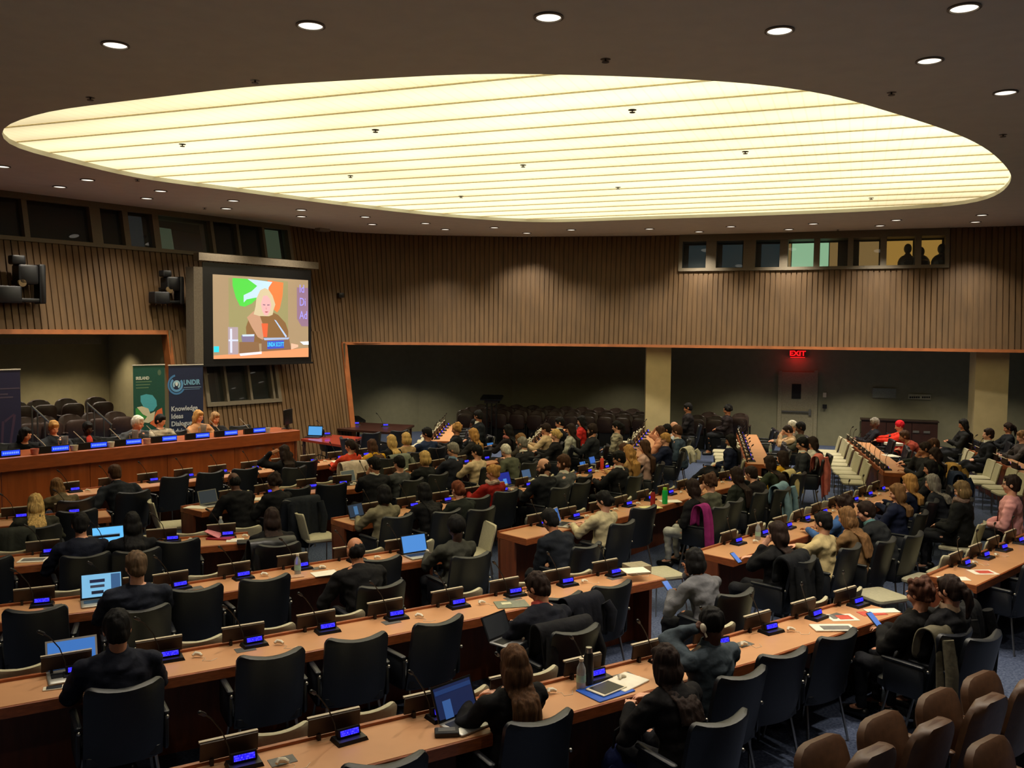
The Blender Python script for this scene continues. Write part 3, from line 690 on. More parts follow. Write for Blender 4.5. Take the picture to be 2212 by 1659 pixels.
def headpos(zh, g):
    th = solve(zh, g); P = spine(th, g); a = th * .9; return th, P, Vector((0, P[5].y + math.sin(a) * .165 * g, P[5].z + math.cos(a) * .165 * g))
def build(p):
    g = p['g']; th, P, H = headpos(p['zh'], g); fem = p['fem']
    pitch, yaw = p.get('pitch', .25), p.get('yaw', 0)
    RH = rotz(yaw) @ rotx(-pitch); 
    def hp(x, y, z): return H + RH @ Vector((x * g, y * g, z * g))
    body, top, legs, hair, eyes = MB(), MB(), MB(), MB(), MB()
    # head
    def he(c_, r_, mb=body, n=16, h=11): mb.ell(hp(*c_), tuple(x * g for x in r_), RH, n, h)
    he((0, -.012, .02), (.074, .09, .092)); he((0, .028, -.03), (.057, .062, .08)); he((0, .052, -.092), (.03, .028, .024))
    for s in (-1, 1):
        he((s * .034, .058, -.035), (.026, .028, .03)); he((s * .077, -.006, -.012), (.011, .02, .031), n=10, h=8); he((s * .028, .082, .022), (.024, .012, .009), n=8, h=6)
    body.cap(hp(0, .085, .008), hp(0, .106, -.028), .008 * g, .013 * g, 8); he((0, .082, -.062), (.024, .014, .009), n=8, h=6)
    body.cap(on(P, .46), hp(0, -.02, -.07), .058 * g, .054 * g, 12)
    if p['near'] < 2 or p.get('face'):
        for s in (-1, 1):
            for c_, r_ in (((s * .03, .083, .002), (.012, .008, .006)),): eyes.ell(hp(*c_), tuple(x * g for x in r_), RH, 8, 6)
    sw = .19 if fem else .205
    def torso(mb, e, lo=0, base=True):
        rings = []
        prof = [(0, .172, .135), (.08, .165, .13), (.18, .143, .112), (.28, .152, .115), (.36, .168, .12), (.43, .172, .112), (.48, .135, .085), (.52, .075, .062)] if fem else \
               [(0, .168, .132), (.08, .165, .13), (.18, .158, .122), (.28, .168, .122), (.36, .182, .124), (.43, .186, .115), (.48, .15, .088), (.52, .078, .064)]
        for i, (t_, a, b_) in enumerate(prof):
            c_ = on(P, min(t_, .499)); q = on(P, min(.499, t_ + .04)) - on(P, max(0, min(t_, .49) - .04)); q.normalize()
            if t_ > .499: c_ = c_ + q * (t_ - .5) * g
            f_ = q.cross(Vector((1, 0, 0))) * -1
            k_ = e if t_ < .47 else e * .6
            rings.append([c_ + Vector((1, 0, 0)) * (a * g + k_) * math.cos(2 * PI * j / 16) + f_ * (b_ * g + k_) * math.sin(2 * PI * j / 16) for j in range(16)])
        mb.loft(rings)
        if base: mb.ell(P[0] + Vector((0, .02, -.01)), (.18 * g + e, .16 * g + e, .1), None, 14, 8)
    torso(body, 0); e = (.016 if sum(PE[p['i']][6]) > 130 else .026) if not p['coat'] else .038; torso(top, e)
    # arms
    for s in (-1, 1):
        S = on(P, .435) + Vector((s * sw * g, 0, -.01)); tgt = p['arms'][0 if s < 0 else 1]
        T = Vector(tgt[:3]) if tgt[0] is not None else None
        if len(tgt) > 3 and tgt[3] == 'h': T = H + Vector(tgt[:3])
        T = Vector(T); pole = Vector((s * .8, -.25, -.9)) if not (len(tgt) > 3 and tgt[3] == 'h') else Vector((s * .5, .3, -1))
        Eb, Wr = ik(S, T, .285 * g, .255 * g, pole)
        body.cap(S, Eb, .046 * g, .038 * g); body.cap(Eb, Wr, .037 * g, .026 * g)
        sl = p['sleeve']; ex_ = .014 if not p['coat'] else .026
        top.ell(S + Vector((-s * .012, 0, -.004)), (.062 * g + ex_, .062 * g + ex_, .06 * g + ex_))
        top.cap(S, Eb, .06 * g + ex_, .05 * g + ex_); top.cap(on(P, .485) + Vector((s * .05, -.005, 0)), S + Vector((-s * .02, 0, .012)), .05 * g, .048 * g + ex_ * .6)
        if sl > .5: top.cap(Eb, Eb.lerp(Wr, sl), .048 * g + ex_, .035 * g + ex_ * .8)
        fd = (Wr - Eb).normalized(); up_ = (len(tgt) > 3 and tgt[3] == 'h')
        hd = (H - Wr).normalized().lerp(fd, .5) if up_ else (fd + Vector((-s * .35, .35, -.25 if p['arms'] is not None else 0))).normalized()
        if not up_: hd = Vector((hd.x, max(hd.y, .2), max(min(hd.z, .05), -.3))).normalized()
        nn = (Vector((s * 1.0, -.5, .1)) if up_ else Vector((0, 0, 1)))
        body.cap(Wr, Wr + hd * .03, .026 * g, .024 * g, 10); hand(body, Wr, hd, nn, s, g, p.get('curl', .55))
    # legs
    for s in (-1, 1):
        hipj = P[0] + Vector((s * .09, .03, -.02)); kn = Vector((s * .12, .44, .5)); an = Vector((s * .12, .42, .1))
        if p.get('cross') and s > 0: kn = Vector((-.05, .46, .6)); an = Vector((-.18, .72, .36))
        body.cap(hipj, kn, .075, .055); body.cap(kn, an, .05, .035)
        legs.cap(hipj, kn, .098 * g, .07 * g); legs.cap(kn, an + Vector((0, 0, .02)), .066 * g, .048 * g)
        body.cap(an, an + Vector((0, .1, -.05)), .035, .03)
    legs.ell(P[0] + Vector((0, .02, -.02)), (.185 * g, .16 * g, .09))
    shoes = []
    for s in (-1, 1):
        an = Vector((s * .12, .42, .1)) if not (p.get('cross') and s > 0) else Vector((-.18, .72, .36))
        k = MB(); k.cap(an + Vector((0, -.03, -.045)), an + Vector((0, .15, -.06)), .045, .036, 12); shoes.append(k)
    # hair
    hs = p['hair']; back = -1
    def hc(c_, r_, n=18, h=12): hair.ell(hp(*c_), tuple(x * g * 1.07 for x in r_), RH, n, h)
    if hs == 'bald':
        hc((0, -.032, -.012), (.075, .08, .078))
    elif hs == 'buzz': hc((0, -.024, .028), (.078, .092, .093))
    elif hs == 'beanie': hc((0, -.022, .038), (.088, .1, .1)); hc((0, -.02, .01), (.092, .1, .03))
    elif hs == 'afro': hc((0, -.02, .04), (.095, .105, .105))
    elif hs == 'curly':
        rr = random.Random(p['i'])
        hc((0, -.03, .025), (.09, .1, .1))
        for _ in range(26):
            a, z = rr.uniform(-PI * .9, -PI * .1) if rr.random() < .75 else rr.uniform(0, 2 * PI), rr.uniform(-.09, .1)
            if math.sin(a) > .2 and z < .05: continue
            q = math.sqrt(max(0, 1 - (z / .13) ** 2)); hc((.092 * math.cos(a) * q, -.02 + .1 * math.sin(a) * q, z + .02), (.03, .03, .03), 8, 6)
    else: hc((0, -.022, .026), (.081, .096, .1)); hc((0, -.045, -.03), (.07, .064, .07)); hc((0, .03, .082), (.06, .05, .03))
    def drape(L_, w0, w1, th0=.035, off=0, flare=0):
        # falls from the crown along the neck and the back
        pts = []; n = 9
        for i in range(n + 1):
            t_ = i / n; q = hp(0, -.055, -.02) + Vector((0, -.012 * i * 0, 0)) 
            z = q.z - L_ * t_
            yb = None
            if z < P[5].z + .04:
                for j in range(5):
                    if P[j].z <= z <= P[j + 1].z: yb = P[j].lerp(P[j + 1], (z - P[j].z) / (P[j + 1].z - P[j].z)).y
                if yb is None: yb = P[5].y if z > P[5].z else P[0].y
                yb -= (.15 + (.03 if p['coat'] else .015)) * g * min(1, (P[5].z + .04 - z) / .07)
            y = q.y if yb is None else min(q.y, yb); pts.append((Vector((q.x, y, z)), w0 + (w1 - w0) * t_, th0 * (1 - .35 * t_)))
        hair.loft([[c_ + Vector((w_ * math.cos(2 * PI * j / 14), t_ * math.sin(2 * PI * j / 14), 0)) for j in range(14)] for c_, w_, t_ in pts])
    if hs == 'bob':
        hc((0, -.03, -.05), (.094, .082, .085)); hc((.075, .01, -.05), (.02, .04, .08)); hc((-.075, .01, -.05), (.02, .04, .08))
    if hs in ('long', 'wavy', 'shoulder'):
        hc((.077, .0, -.05), (.018, .045, .09)); hc((-.077, .0, -.05), (.018, .045, .09)); hc((0, -.05, -.06), (.09, .06, .09))
        drape({'long': .46, 'wavy': .42, 'shoulder': .3}[hs] * p.get('hl', 1), .092, .12 if hs != 'shoulder' else .1, .05)
        if hs == 'wavy':
            rr = random.Random(p['i'])
            for _ in range(18):
                z = rr.uniform(-.3, -.03); q = hp(0, -.06, 0) + Vector((rr.uniform(-.1, .1), -.02 - .05 * min(1, -z * 4), z)); hair.ell(q, (.035, .03, .045), None, 8, 6)
    if hs == 'pony':
        q = hp(0, -.11, .03); hair.cap(hp(0, -.1, .03), hp(0, -.13, .02), .03, .028); hair.tube([q, q + Vector((0, -.05, -.04)), q + Vector((.01, -.07, -.14)), q + Vector((0, -.06, -.26))], [.022, .036, .036, .008], 10)
    if hs == 'bun': hc((0, -.11, .05), (.042, .04, .042), 12, 9)
    if hs == 'lowbun': hc((0, -.12, -.03), (.042, .035, .042), 12, 9)
    if p.get('beard'): hc((0, .058, -.085), (.05, .045, .045)); hc((.05, .03, -.06), (.022, .035, .05)); hc((-.05, .03, -.06), (.022, .035, .05))
    acc = []
    if p.get('collar'):
        k = MB(); c_ = on(P, .495); q = (on(P, .499) - on(P, .42)).normalized(); f_ = q.cross(Vector((1, 0, 0))) * -1
        k.loft([[c_ + q * z + Vector((1, 0, 0)) * r_ * math.cos(2 * PI * j / 16) + f_ * r_ * math.sin(2 * PI * j / 16) for j in range(16)] for z, r_ in ((-.02, .088), (.03, .076), (.062, .066), (.06, .058), (.0, .06))]); acc.append(('shirt_collar', k, M['paper'] if p['collar'] is True else fabric(p['collar'])))
    if p.get('scarf'):
        k = MB(); c_ = on(P, .499) + Vector((0, 0, .02))
        for i in range(14):
            a = 2 * PI * i / 14; b_ = 2 * PI * (i + 1) / 14; k.cap(c_ + Vector((.088 * math.cos(a), .07 * math.sin(a), .012 * math.sin(3 * a))), c_ + Vector((.088 * math.cos(b_), .07 * math.sin(b_), .012 * math.sin(3 * b_))), .036, .036, 8)
        k.cap(c_ + Vector((.04, .08, 0)), c_ + Vector((.07, .12, -.25)), .035, .045, 8)
        acc.append(('scarf', k, mat('scarf_%02x%02x%02x' % tuple(p['scarf']), p['scarf'], .9, var=.5, scale=22)))
    if p.get('glasses'):
        k = MB()
        for s in (-1, 1):
            k.tube([hp(s * .03 + .024 * math.cos(a * PI / 5), .098, .001 + .02 * math.sin(a * PI / 5)) for a in range(11)], .0022 * g, 5); k.tube([hp(s * .054, .097, .006), hp(s * .08, .0, .004)], .0024, 5)
        k.tube([hp(-.008, .1, .004), hp(.008, .1, .004)], .002, 5); acc.append(('glasses', k, GL))
    if p.get('lanyard'):
        k = MB(); a_ = on(P, .49); k.tube([a_ + Vector((-.085, .0, .02)), a_ + Vector((0, -.085, .03)), a_ + Vector((.085, .0, .02)), on(P, .3) + Vector((.05, .15, 0)), on(P, .1) + Vector((0, .17, 0)), on(P, .3) + Vector((-.05, .15, 0)), a_ + Vector((-.085, .0, .02))], .008, 5); acc.append(('lanyard', k, mat('lanyard_maroon', (84, 34, 34), .7)))
    if p.get('headset'):
        k = MB(); k.ell(hp(-.092, -.02, -.015), (.016, .028, .034), RH, 10, 8); k.tube([hp(-.09, -.02, -.04), hp(-.085, -.03, -.08)], .007, 6); acc.append(('ear_receiver', k, M['white']))
    return body, top, legs, shoes, hair, eyes, acc
ARMS = dict(type=((-.13, .4, .8), (.13, .4, .8)), lap=((-.1, .26, .66), (.1, .26, .66)), write=((-.16, .36, .8), (.1, .4, .8)), chin=((-.15, .36, .8), (.05, .14, -.17, 'h')), chinl=((-.05, .14, -.17, 'h'), (.15, .36, .8)),
            ear=((-.1, .05, -.03, 'h'), (.15, .36, .8)), face=((-.06, .15, -.1, 'h'), (.06, .15, -.1, 'h')), phone=((-.045, .3, .78), (.06, .3, .78)), up=((-.15, .36, .8), (.18, .1, .05, 'h')), reach=((-.12, .5, .82), (.1, .52, .84)), wide=((-.3, .3, .8), (.3, .3, .8)), down=((-.2, .3, .3), (.05, .3, .6)))
# (u, v of the crown, row or facing degrees, hair, hair colour, skin, top colour, pose, extra, label)
S = 'suit'
PE = [
(1110, 1397, 'A1', 'long', 'ltbrown', 'p', (20, 19, 20), 'type', dict(f=1, hl=1.15, hairm=(92, 62, 38)), 'person with very long light brown hair typing at the nearest desk'),
(1437, 1397, 'A1', 'shoulder', 'dkbrown', 'p', (18, 16, 18), 'write', dict(f=1), 'person with dark brown hair in black, writing beside the tablet'),
(1535, 1313, 'A1', 'buzz', 'black', 'b', (66, 76, 84), 'ear', dict(collar=(70, 82, 90), headset=1), 'person in blue-grey suit holding an earpiece to the ear'),
(1985, 1252, 'A1', 'curly', 'curlybrown', 'l', (18, 17, 17), 'phone', dict(f=1, coat=1), 'person with curly auburn-brown hair in black holding a phone'),
(2052, 1245, 124, 'pony', 'dkbrown', 'l', (24, 24, 27), 'lap', dict(f=1, collar=(190, 160, 130), near=0), 'person with ponytail and beige collar beside the curly-haired one'),
(252, 1320, 'A2', 'short', 'black', 'l', (26, 29, 42), 'type', dict(g=1.04, collar=(40, 44, 58)), 'person in navy suit with black hair at the second desk, typing'),
(1160, 1240, 'A2', 'short', 'dkbrown', 'l', (20, 22, 32), 'type', dict(glasses=1, collar=(190, 80, 70), pitch=.5, yaw=.35), 'person with glasses and dark suit reading by the black laptop'),
(1500, 1188, 'A2', 'bob', 'black', 't', (104, 104, 108), 'chin', dict(f=1), 'person in light grey hoodie, phone in hand, past the second desk'),
(293, 1193, 'A3', 'short', 'ltbrown', 'p', (34, 38, 50), 'type', dict(g=1.03, hairm=(92, 72, 52), yaw=.2), 'person with short light brown hair and slate suit, open laptop'),
(767, 1163, 'A3', 'bald', 'black', 't', (19, 18, 19), 'write', dict(g=1.02), 'balding person in black jacket at the third desk'),
(985, 1118, 'A3', 'afro', 'black', 'd', (62, 62, 54), 'type', dict(f=1), 'person with short black afro in olive-grey blazer, blue laptop'),
(173, 1110, 'A4', 'short', 'black', 'l', (22, 26, 40), 'write', dict(), 'person with black hair in navy suit left of the bright blue laptop'),
(285, 1108, 'A4', 'long', 'black', 'l', (17, 18, 22), 'type', dict(f=1), 'person with long black hair right of the bright blue laptop'),
(587, 1098, 'A4', 'long', 'dkbrown', 'l', (18, 17, 18), 'lap', dict(f=1, hl=.8), 'person with long dark hair sitting just past the red folder'),
(76, 1070, 'A5', 'long', 'blond', 'p', (52, 52, 44), 'write', dict(f=1, pitch=.5), 'person with long bright blond hair in grey-green sweater'),
(122, 1037, 'B6', 'shoulder', 'ltbrown', 'p', (92, 80, 58), 'write', dict(f=1), 'person with light brown hair below the rostrum at far left'),
(247, 1007, 'B6', 'short', 'brown', 'p', (28, 32, 40), 'wide', dict(collar=(40, 44, 56), g=1.03), 'person in dark suit facing the rostrum, back to camera'),
(614, 962, 'B6', 'wavy', 'dkbrown', 't', (20, 20, 24), 'up', dict(f=1, arml=1), 'person with dark wavy hair raising a curled hand'),
(756, 950, 'B6', 'pony', 'dkbrown', 'l', (206, 66, 40), 'type', dict(f=1, yaw=.5), 'person in bright orange-red sweater with dark ponytail'),
(803, 950, 'B6', 'long', 'brown', 'l', (196, 144, 30), 'type', dict(f=1, hl=.6), 'person with brown hair and mustard yellow top'),
(845, 940, 'B6', 'shoulder', 'blond', 'p', (24, 22, 24), 'type', dict(f=1), 'person with sleek blond hair in black at the front desk'),
(877, 935, 'B6', 'bob', 'blond', 'p', (170, 140, 100), 'type', dict(f=1), 'person with short blond hair in beige sweater, front desk'),
(922, 924, 'B6', 'short', 'black', 't', (36, 48, 78), 'type', dict(yaw=.5), 'person with black hair in blue shirt, right end of front desk'),
(504, 1022, 'B5', 'bald', 'black', 'b', (18, 18, 20), 'write', dict(), 'balding person in black beside the dark laptop'),
(590, 1025, 'B5', 'curly', 'dkbrown', 'l', (20, 20, 22), 'write', dict(f=1), 'person with dark curly hair in black near chair with dark coat'),
(808, 988, 'B5', 'short', 'black', 'l', (30, 30, 33), 'chinl', dict(yaw=.4, collar=True), 'person in dark suit, hand at face, beside the tilted white laptop'),
(862, 985, 'B5', 'short', 'black', 'p', (74, 76, 76), 'type', dict(f=1), 'person with black hair in mid-grey jacket'),
(917, 975, 'B5', 'bob', 'blond', 'p', (28, 30, 30), 'type', dict(f=1), 'person with golden blond bob in black-green jacket'),
(978, 957, 'B5', 'short', 'grey', 'p', (36, 38, 48), 'type', dict(glasses=1, yaw=.5, collar=(130, 160, 190)), 'person with grey hair and glasses in navy suit'),
(1030, 962, 'B5', 'short', 'black', 'p', (216, 190, 152), 'type', dict(f=1, yaw=.3), 'person with black hair in cream jacket'),
(1092, 962, 'B5', 'short', 'white', 'p', (84, 86, 70), 'lap', dict(f=1, pitch=.5), 'person with short white hair in grey-green jacket'),
(1128, 945, 'B5', 'short', 'grey', 'p', (34, 34, 36), 'lap', dict(glasses=1, beard=1, collar=True), 'person with grey hair, beard and glasses in dark suit'),
(1022, 926, 165, 'wavy', 'gold', 'p', (40, 38, 38), 'type', dict(f=1), 'person with long wavy golden hair near the centre'),
(985, 915, 'C6', 'curly', 'gold', 't', (24, 24, 28), 'type', dict(f=1), 'person with curly orange-blond hair in black'),
(1024, 906, 'C6', 'buzz', 'black', 'b', (24, 26, 32), 'type', dict(), 'person with shaved head, dark suit, far row left of centre'),
(1033, 887, 200, 'short', 'black', 't', (22, 26, 32), 'lap', dict(zh=1.5, face=1, yaw=-.9, collar=True, chair=1), 'person with black hair looking back over the shoulder, tallest in far row'),
(1097, 918, 160, 'long', 'black', 't', (34, 28, 30), 'type', dict(f=1, scarf=(170, 100, 88)), 'person with long black hair and pinkish scarf'),
(1124, 937, 150, 'short', 'ltbrown', 'p', (60, 54, 48), 'type', dict(), 'person with light brown hair partly behind the grey-bearded one'),
(829, 1049, 'B4', 'bob', 'black', 'b', (128, 120, 94), 'type', dict(f=1), 'person with dark bob in beige-grey sweater at small laptop'),
(915, 1045, 'B4', 'long', 'black', 'l', (18, 18, 20), 'write', dict(f=1), 'person with straight long black hair all in black, middle block'),
(988, 1041, 'B4', 'lowbun', 'auburn', 'p', (30, 34, 28), 'write', dict(f=1), 'person with red-brown hair in a low bun, dark green jacket'),
(1064, 1005, 'B4', 'bun', 'gold', 'p', (150, 32, 26), 'type', dict(f=1, glasses=1, yaw=.5, scarf=(196, 170, 150)), 'person with blond bun in bright red jacket'),
(1174, 990, 'B4', 'bald', 'dkbrown', 'p', (28, 30, 34), 'type', dict(glasses=1, beard=1, yaw=.6, collar=True, g=1.04), 'bald bearded person in black suit at the blue-screen laptop'),
(1217, 983, 'B4', 'short', 'brown', 'p', (88, 90, 90), 'type', dict(beard=1, yaw=.6, collar=True, g=1.03), 'person with brown beard in mid-grey suit'),
(1337, 975, 'B4', 'short', 'black', 'l', (30, 30, 33), 'type', dict(glasses=1, yaw=.5, collar=True), 'person with black hair and glasses in black suit at two tablets'),
(1348, 958, 'B4', 'long', 'brown', 'l', (206, 140, 128), 'lap', dict(f=1, hl=.8, zh=1.3), 'person with long brown hair and salmon pink sleeve'),
(1358, 962, 'B4', 'wavy', 'gold', 'p', (180, 140, 90), 'type', dict(f=1), 'person with sandy wavy hair left of the pale pink sweater'),
(1392, 951, 160, 'long', 'brown', 'p', (206, 168, 156), 'lap', dict(f=1), 'person with straight brown hair in pale pink-beige sweater'),
(1426, 921, 'C4', 'long', 'brown', 'p', (216, 150, 120), 'up', dict(f=1, sleeve=0), 'person with bare raised arm and pink dress left of column foot'),
(1437, 936, 'C4', 'short', 'gold', 'p', (26, 32, 56), 'type', dict(f=1), 'person with short blond hair and navy top'),
(1462, 919, 'C4', 'short', 'brown', 'p', (56, 70, 86), 'lap', dict(yaw=-.2, collar=True, g=1.05, face=1), 'person in grey-blue suit looking left, beside the column'),
(1456, 911, 'C4', 'bald', 'gold', 'p', (190, 200, 214), 'lap', dict(), 'bald person in pale shirt half hidden behind the grey-blue suit'),
(1440, 917, 'C4', 'short', 'black', 't', (22, 22, 26), 'lap', dict(), 'dark-haired person in the far row right below the column'),
(1486, 871, 168, 'short', 'black', 't', (30, 26, 28), 'lap', dict(row=0, zh=1.42, z0=.05), 'person in dark clothes sitting by the wall just right of column'),
(1571, 875, 168, 'curly', 'black', 't', (34, 26, 28), 'lap', dict(f=1, zh=1.42, z0=.05), 'person with dark curly hair sitting alone by the alcove wall'),
(1578, 939, 166, 'long', 'black', 't', (20, 26, 48), 'lap', dict(f=1, zh=1.28, chair='c', cross=1, collar=True), 'person with long black hair and navy jacket, book on lap'),
(1209, 902, 'C5', 'short', 'black', 'l', (24, 24, 28), 'lap', dict(glasses=1, collar=True), 'person with black hair, glasses and open white collar, far row'),
(1256, 899, 168, 'long', 'black', 'p', (196, 44, 40), 'lap', dict(f=1, alt=1), 'person with long black hair and bright red top'),
(1179, 915, 160, 'short', 'dkbrown', 'l', (206, 178, 140), 'write', dict(f=1), 'person with dark brown hair in cream knit sweater, far row'),
(1200, 928, 'C5', 'lowbun', 'blond', 'p', (28, 26, 28), 'type', dict(f=1), 'person with blond knot of hair in black, beside the cream knit'),
(1233, 916, 168, 'long', 'dkbrown', 'l', (176, 174, 160), 'lap', dict(f=1, alt=1), 'person with long dark hair in pale grey-white top, far row'),
(1279, 916, 168, 'short', 'dkbrown', 'l', (40, 42, 46), 'type', dict(cross=1, beard=1, zh=1.36), 'person in charcoal suit sitting sideways with crossed legs'),
(1332, 910, 168, 'pony', 'black', 'p', (168, 160, 134), 'lap', dict(f=1, zh=1.36, zebra=1), 'person in black and cream zebra striped top'),
(1187, 1103, 'B3', 'short', 'black', 't', (26, 30, 38), 'down', dict(pitch=.5), 'person with black hair in dark suit leaning down at desk corner'),
(1304, 1062, 'B3', 'lowbun', 'black', 'p', (204, 190, 150), 'type', dict(f=1, pitch=.4, yaw=.3), 'person with black hair in cream top typing on white laptop'),
(1495, 1036, 'B3', 'shoulder', 'dkbrown', 'p', (20, 20, 22), 'lap', dict(f=1, trc=(176, 176, 168)), 'person with dark brown hair in black and light trousers'),
(1532, 1025, 'B3', 'curly', 'brown', 'p', (92, 92, 74), 'chinl', dict(f=1), 'person with curly brown hair in grey-green top'),
(1590, 1010, 'B3', 'long', 'dkbrown', 'p', (36, 40, 32), 'lap', dict(f=1), 'person with long dark brown hair and dark green top'),
(1622, 1009, 'B3', 'short', 'dkbrown', 'p', (30, 26, 26), 'write', dict(f=1), 'person with dark hair bent over the desk right of long-haired one'),
(1662, 986, 'B3', 'long', 'dkbrown', 'l', (48, 54, 38), 'write', dict(f=1, hl=.7), 'person with brown hair in olive green jacket'),
(1690, 975, 'B3', 'shoulder', 'dkbrown', 'p', (206, 156, 34), 'lap', dict(f=1), 'person with brown hair and bright yellow top'),
(1733, 945, 'C3', 'short', 'black', 'l', (44, 46, 50), 'lap', dict(collar=True, face=1, g=1.03), 'person with black hair, dark checked suit and white shirt'),
(1755, 944, 'C3', 'long', 'dkbrown', 'l', (206, 202, 190), 'lap', dict(f=1, hl=.6), 'person with dark hair and white top behind the checked suit'),
(1702, 920, 'C3', 'short', 'dkbrown', 'p', (210, 176, 140), 'face', dict(f=1, pitch=.6), 'person resting head on both hands, cream sweater'),
(1729, 912, 'C3', 'short', 'black', 'b', (70, 70, 58), 'type', dict(), 'person with black hair in olive jacket over white shirt'),
(1711, 910, 'C3', 'beanie', 'white', 'l', (110, 100, 84), 'type', dict(f=1, alt=1), 'person in beige hat behind the cream sweater'),
(1680, 1128, 'B2', 'shoulder', 'dkbrown', 'p', (20, 20, 22), 'chinl', dict(f=1), 'person with dark brown hair in black, cheek on hand, holding phone'),
(1778, 1107, 'B2', 'short', 'black', 'p', (196, 176, 128), 'type', dict(f=1), 'person with short black hair in cream blouse'),
(1829, 1097, 'B2', 'wavy', 'ltbrown', 'p', (120, 92, 60), 'type', dict(f=1), 'person with long wavy light brown hair, right part of middle block'),
(1822, 1071, 'B2', 'curly', 'dkbrown', 't', (60, 96, 150), 'type', dict(f=1, alt=1), 'person with dark curly hair and blue top'),
(1870, 1086, 'B2', 'short', 'dkbrown', 'p', (34, 36, 38), 'type', dict(collar=(90, 130, 130), yaw=.4), 'person with dark brown hair and teal collar'),
(1938, 1046, 'B2', 'shoulder', 'ltbrown', 'p', (26, 32, 56), 'phone', dict(f=1, yaw=.4), 'person with light brown hair in navy patterned top, hands clasped'),
(1965, 1025, 'B2', 'shoulder', 'gold', 'p', (24, 30, 52), 'type', dict(f=1), 'person with strawberry blond hair in navy, right block'),
(2014, 1026, 'B2', 'long', 'grey', 'p', (34, 36, 42), 'lap', dict(f=1, hl=.6), 'person with long greyish blond hair, dark clothes'),
(2010, 995, 160, 'bob', 'black', 'l', (26, 26, 30), 'type', dict(f=1), 'person with sleek black bob in black, right block'),
(2020, 968, 165, 'shoulder', 'dkbrown', 'l', (34, 38, 30), 'lap', dict(f=1, pitch=.5), 'person with dark hair looking down, dark green top'),
(1998, 956, 'C2', 'short', 'dkbrown', 't', (40, 40, 42), 'chin', dict(), 'person with dark hair and fist at chin, far right desk'),
(2016, 948, 'C2', 'short', 'brown', 'l', (46, 50, 44), 'reach', dict(alt=1), 'person reaching an arm across the far right desk'),
(2078, 1040, 142, 'bob', 'ltbrown', 'p', (20, 21, 21), 'lap', dict(f=1, zh=1.32, scarf=(120, 96, 84), coat=1, pitch=.45, chair='c', hairm=(112, 90, 58)), 'person with short light brown hair, patterned scarf and black coat'),
(2185, 1027, 150, 'short', 'dkbrown', 'p', (222, 158, 158), 'lap', dict(zh=1.36, face=1, glasses=1, lanyard=1, chair='c', pitch=.05, g=1.05), 'person in pink shirt with maroon lanyard and glasses'),
(2135, 926, 168, 'short', 'dkbrown', 'p', (24, 26, 30), 'lap', dict(zh=1.36, collar=True, cross=1, chair='c', pitch=.05), 'person in black suit with white collar and crossed legs'),
(2081, 906, 170, 'long', 'black', 't', (28, 28, 28), 'phone', dict(f=1, zh=1.4, cross=1), 'person with very long black hair sitting by the alcove wall'),
(2178, 914, 'C1', 'pony', 'dkbrown', 't', (30, 32, 36), 'type', dict(f=1), 'person with pulled-back dark hair in front of the right column'),
(2208, 931, 'C1', 'short', 'ltbrown', 'p', (70, 64, 62), 'type', dict(), 'person with light brown hair at the extreme right edge'),
(1889, 903, 'C2', 'short', 'grey', 'b', (26, 26, 34), 'type', dict(), 'older person in dark suit in front of the dark cabinet'),
(1943, 910, 'C2', 'beanie', 'beanie', 'l', (220, 50, 34), 'reach', dict(f=1, alt=1), 'person in bright red knitted hat and red sleeves'),
(1953, 932, 'C2', 'short', 'brown', 't', (150, 60, 44), 'type', dict(alt=1), 'person with dark hair and rust top in front of red hat'),
# podium
(55, 925, 'P', 'long', 'black', 'l', (18, 17, 19), 'type', dict(f=1, yaw=.5), 'speaker with long black hair beside the dark blue banner'),
(116, 910, 'P', 'bun', 'gold', 'p', (42, 46, 52), 'type', dict(f=1, pitch=.4), 'speaker with blond hair tied up, first at full light on rostrum'),
(190, 912, 'P', 'short', 'black', 'd', (20, 20, 22), 'write', dict(f=1, bib=(240, 84, 74)), 'speaker in black jacket over coral top'),
(298, 900, 'P', 'short', 'white', 'p', (70, 72, 76), 'type', dict(yaw=.6, collar=(200, 206, 226), g=1.05), 'speaker with white hair in grey suit'),
(347, 896, 'P', 'short', 'black', 'l', (196, 186, 166), 'write', dict(f=1, yaw=.4, zebra=1), 'speaker with short black hair in striped cream sweater'),
(429, 887, 'P', 'shoulder', 'gold', 'p', (176, 128, 88), 'type', dict(f=1, yaw=.3, hl=.7), 'speaker with wavy blond hair and tan shawl'),
(465, 891, 'P', 'shoulder', 'gold', 'p', (30, 30, 34), 'type', dict(f=1, pitch=.4, hairm=(150, 116, 78)), 'speaker with blond fringe in dark top, last at right'),
]
HAIR['beanie'] = fabric((206, 30, 44), 'red_knit')
ZEB = mat('zebra_knit', (196, 186, 160), .9, scale=5, stretch=(1, 1, 5), rgb2=(30, 28, 28))
jobs = []; PEOPLE = []
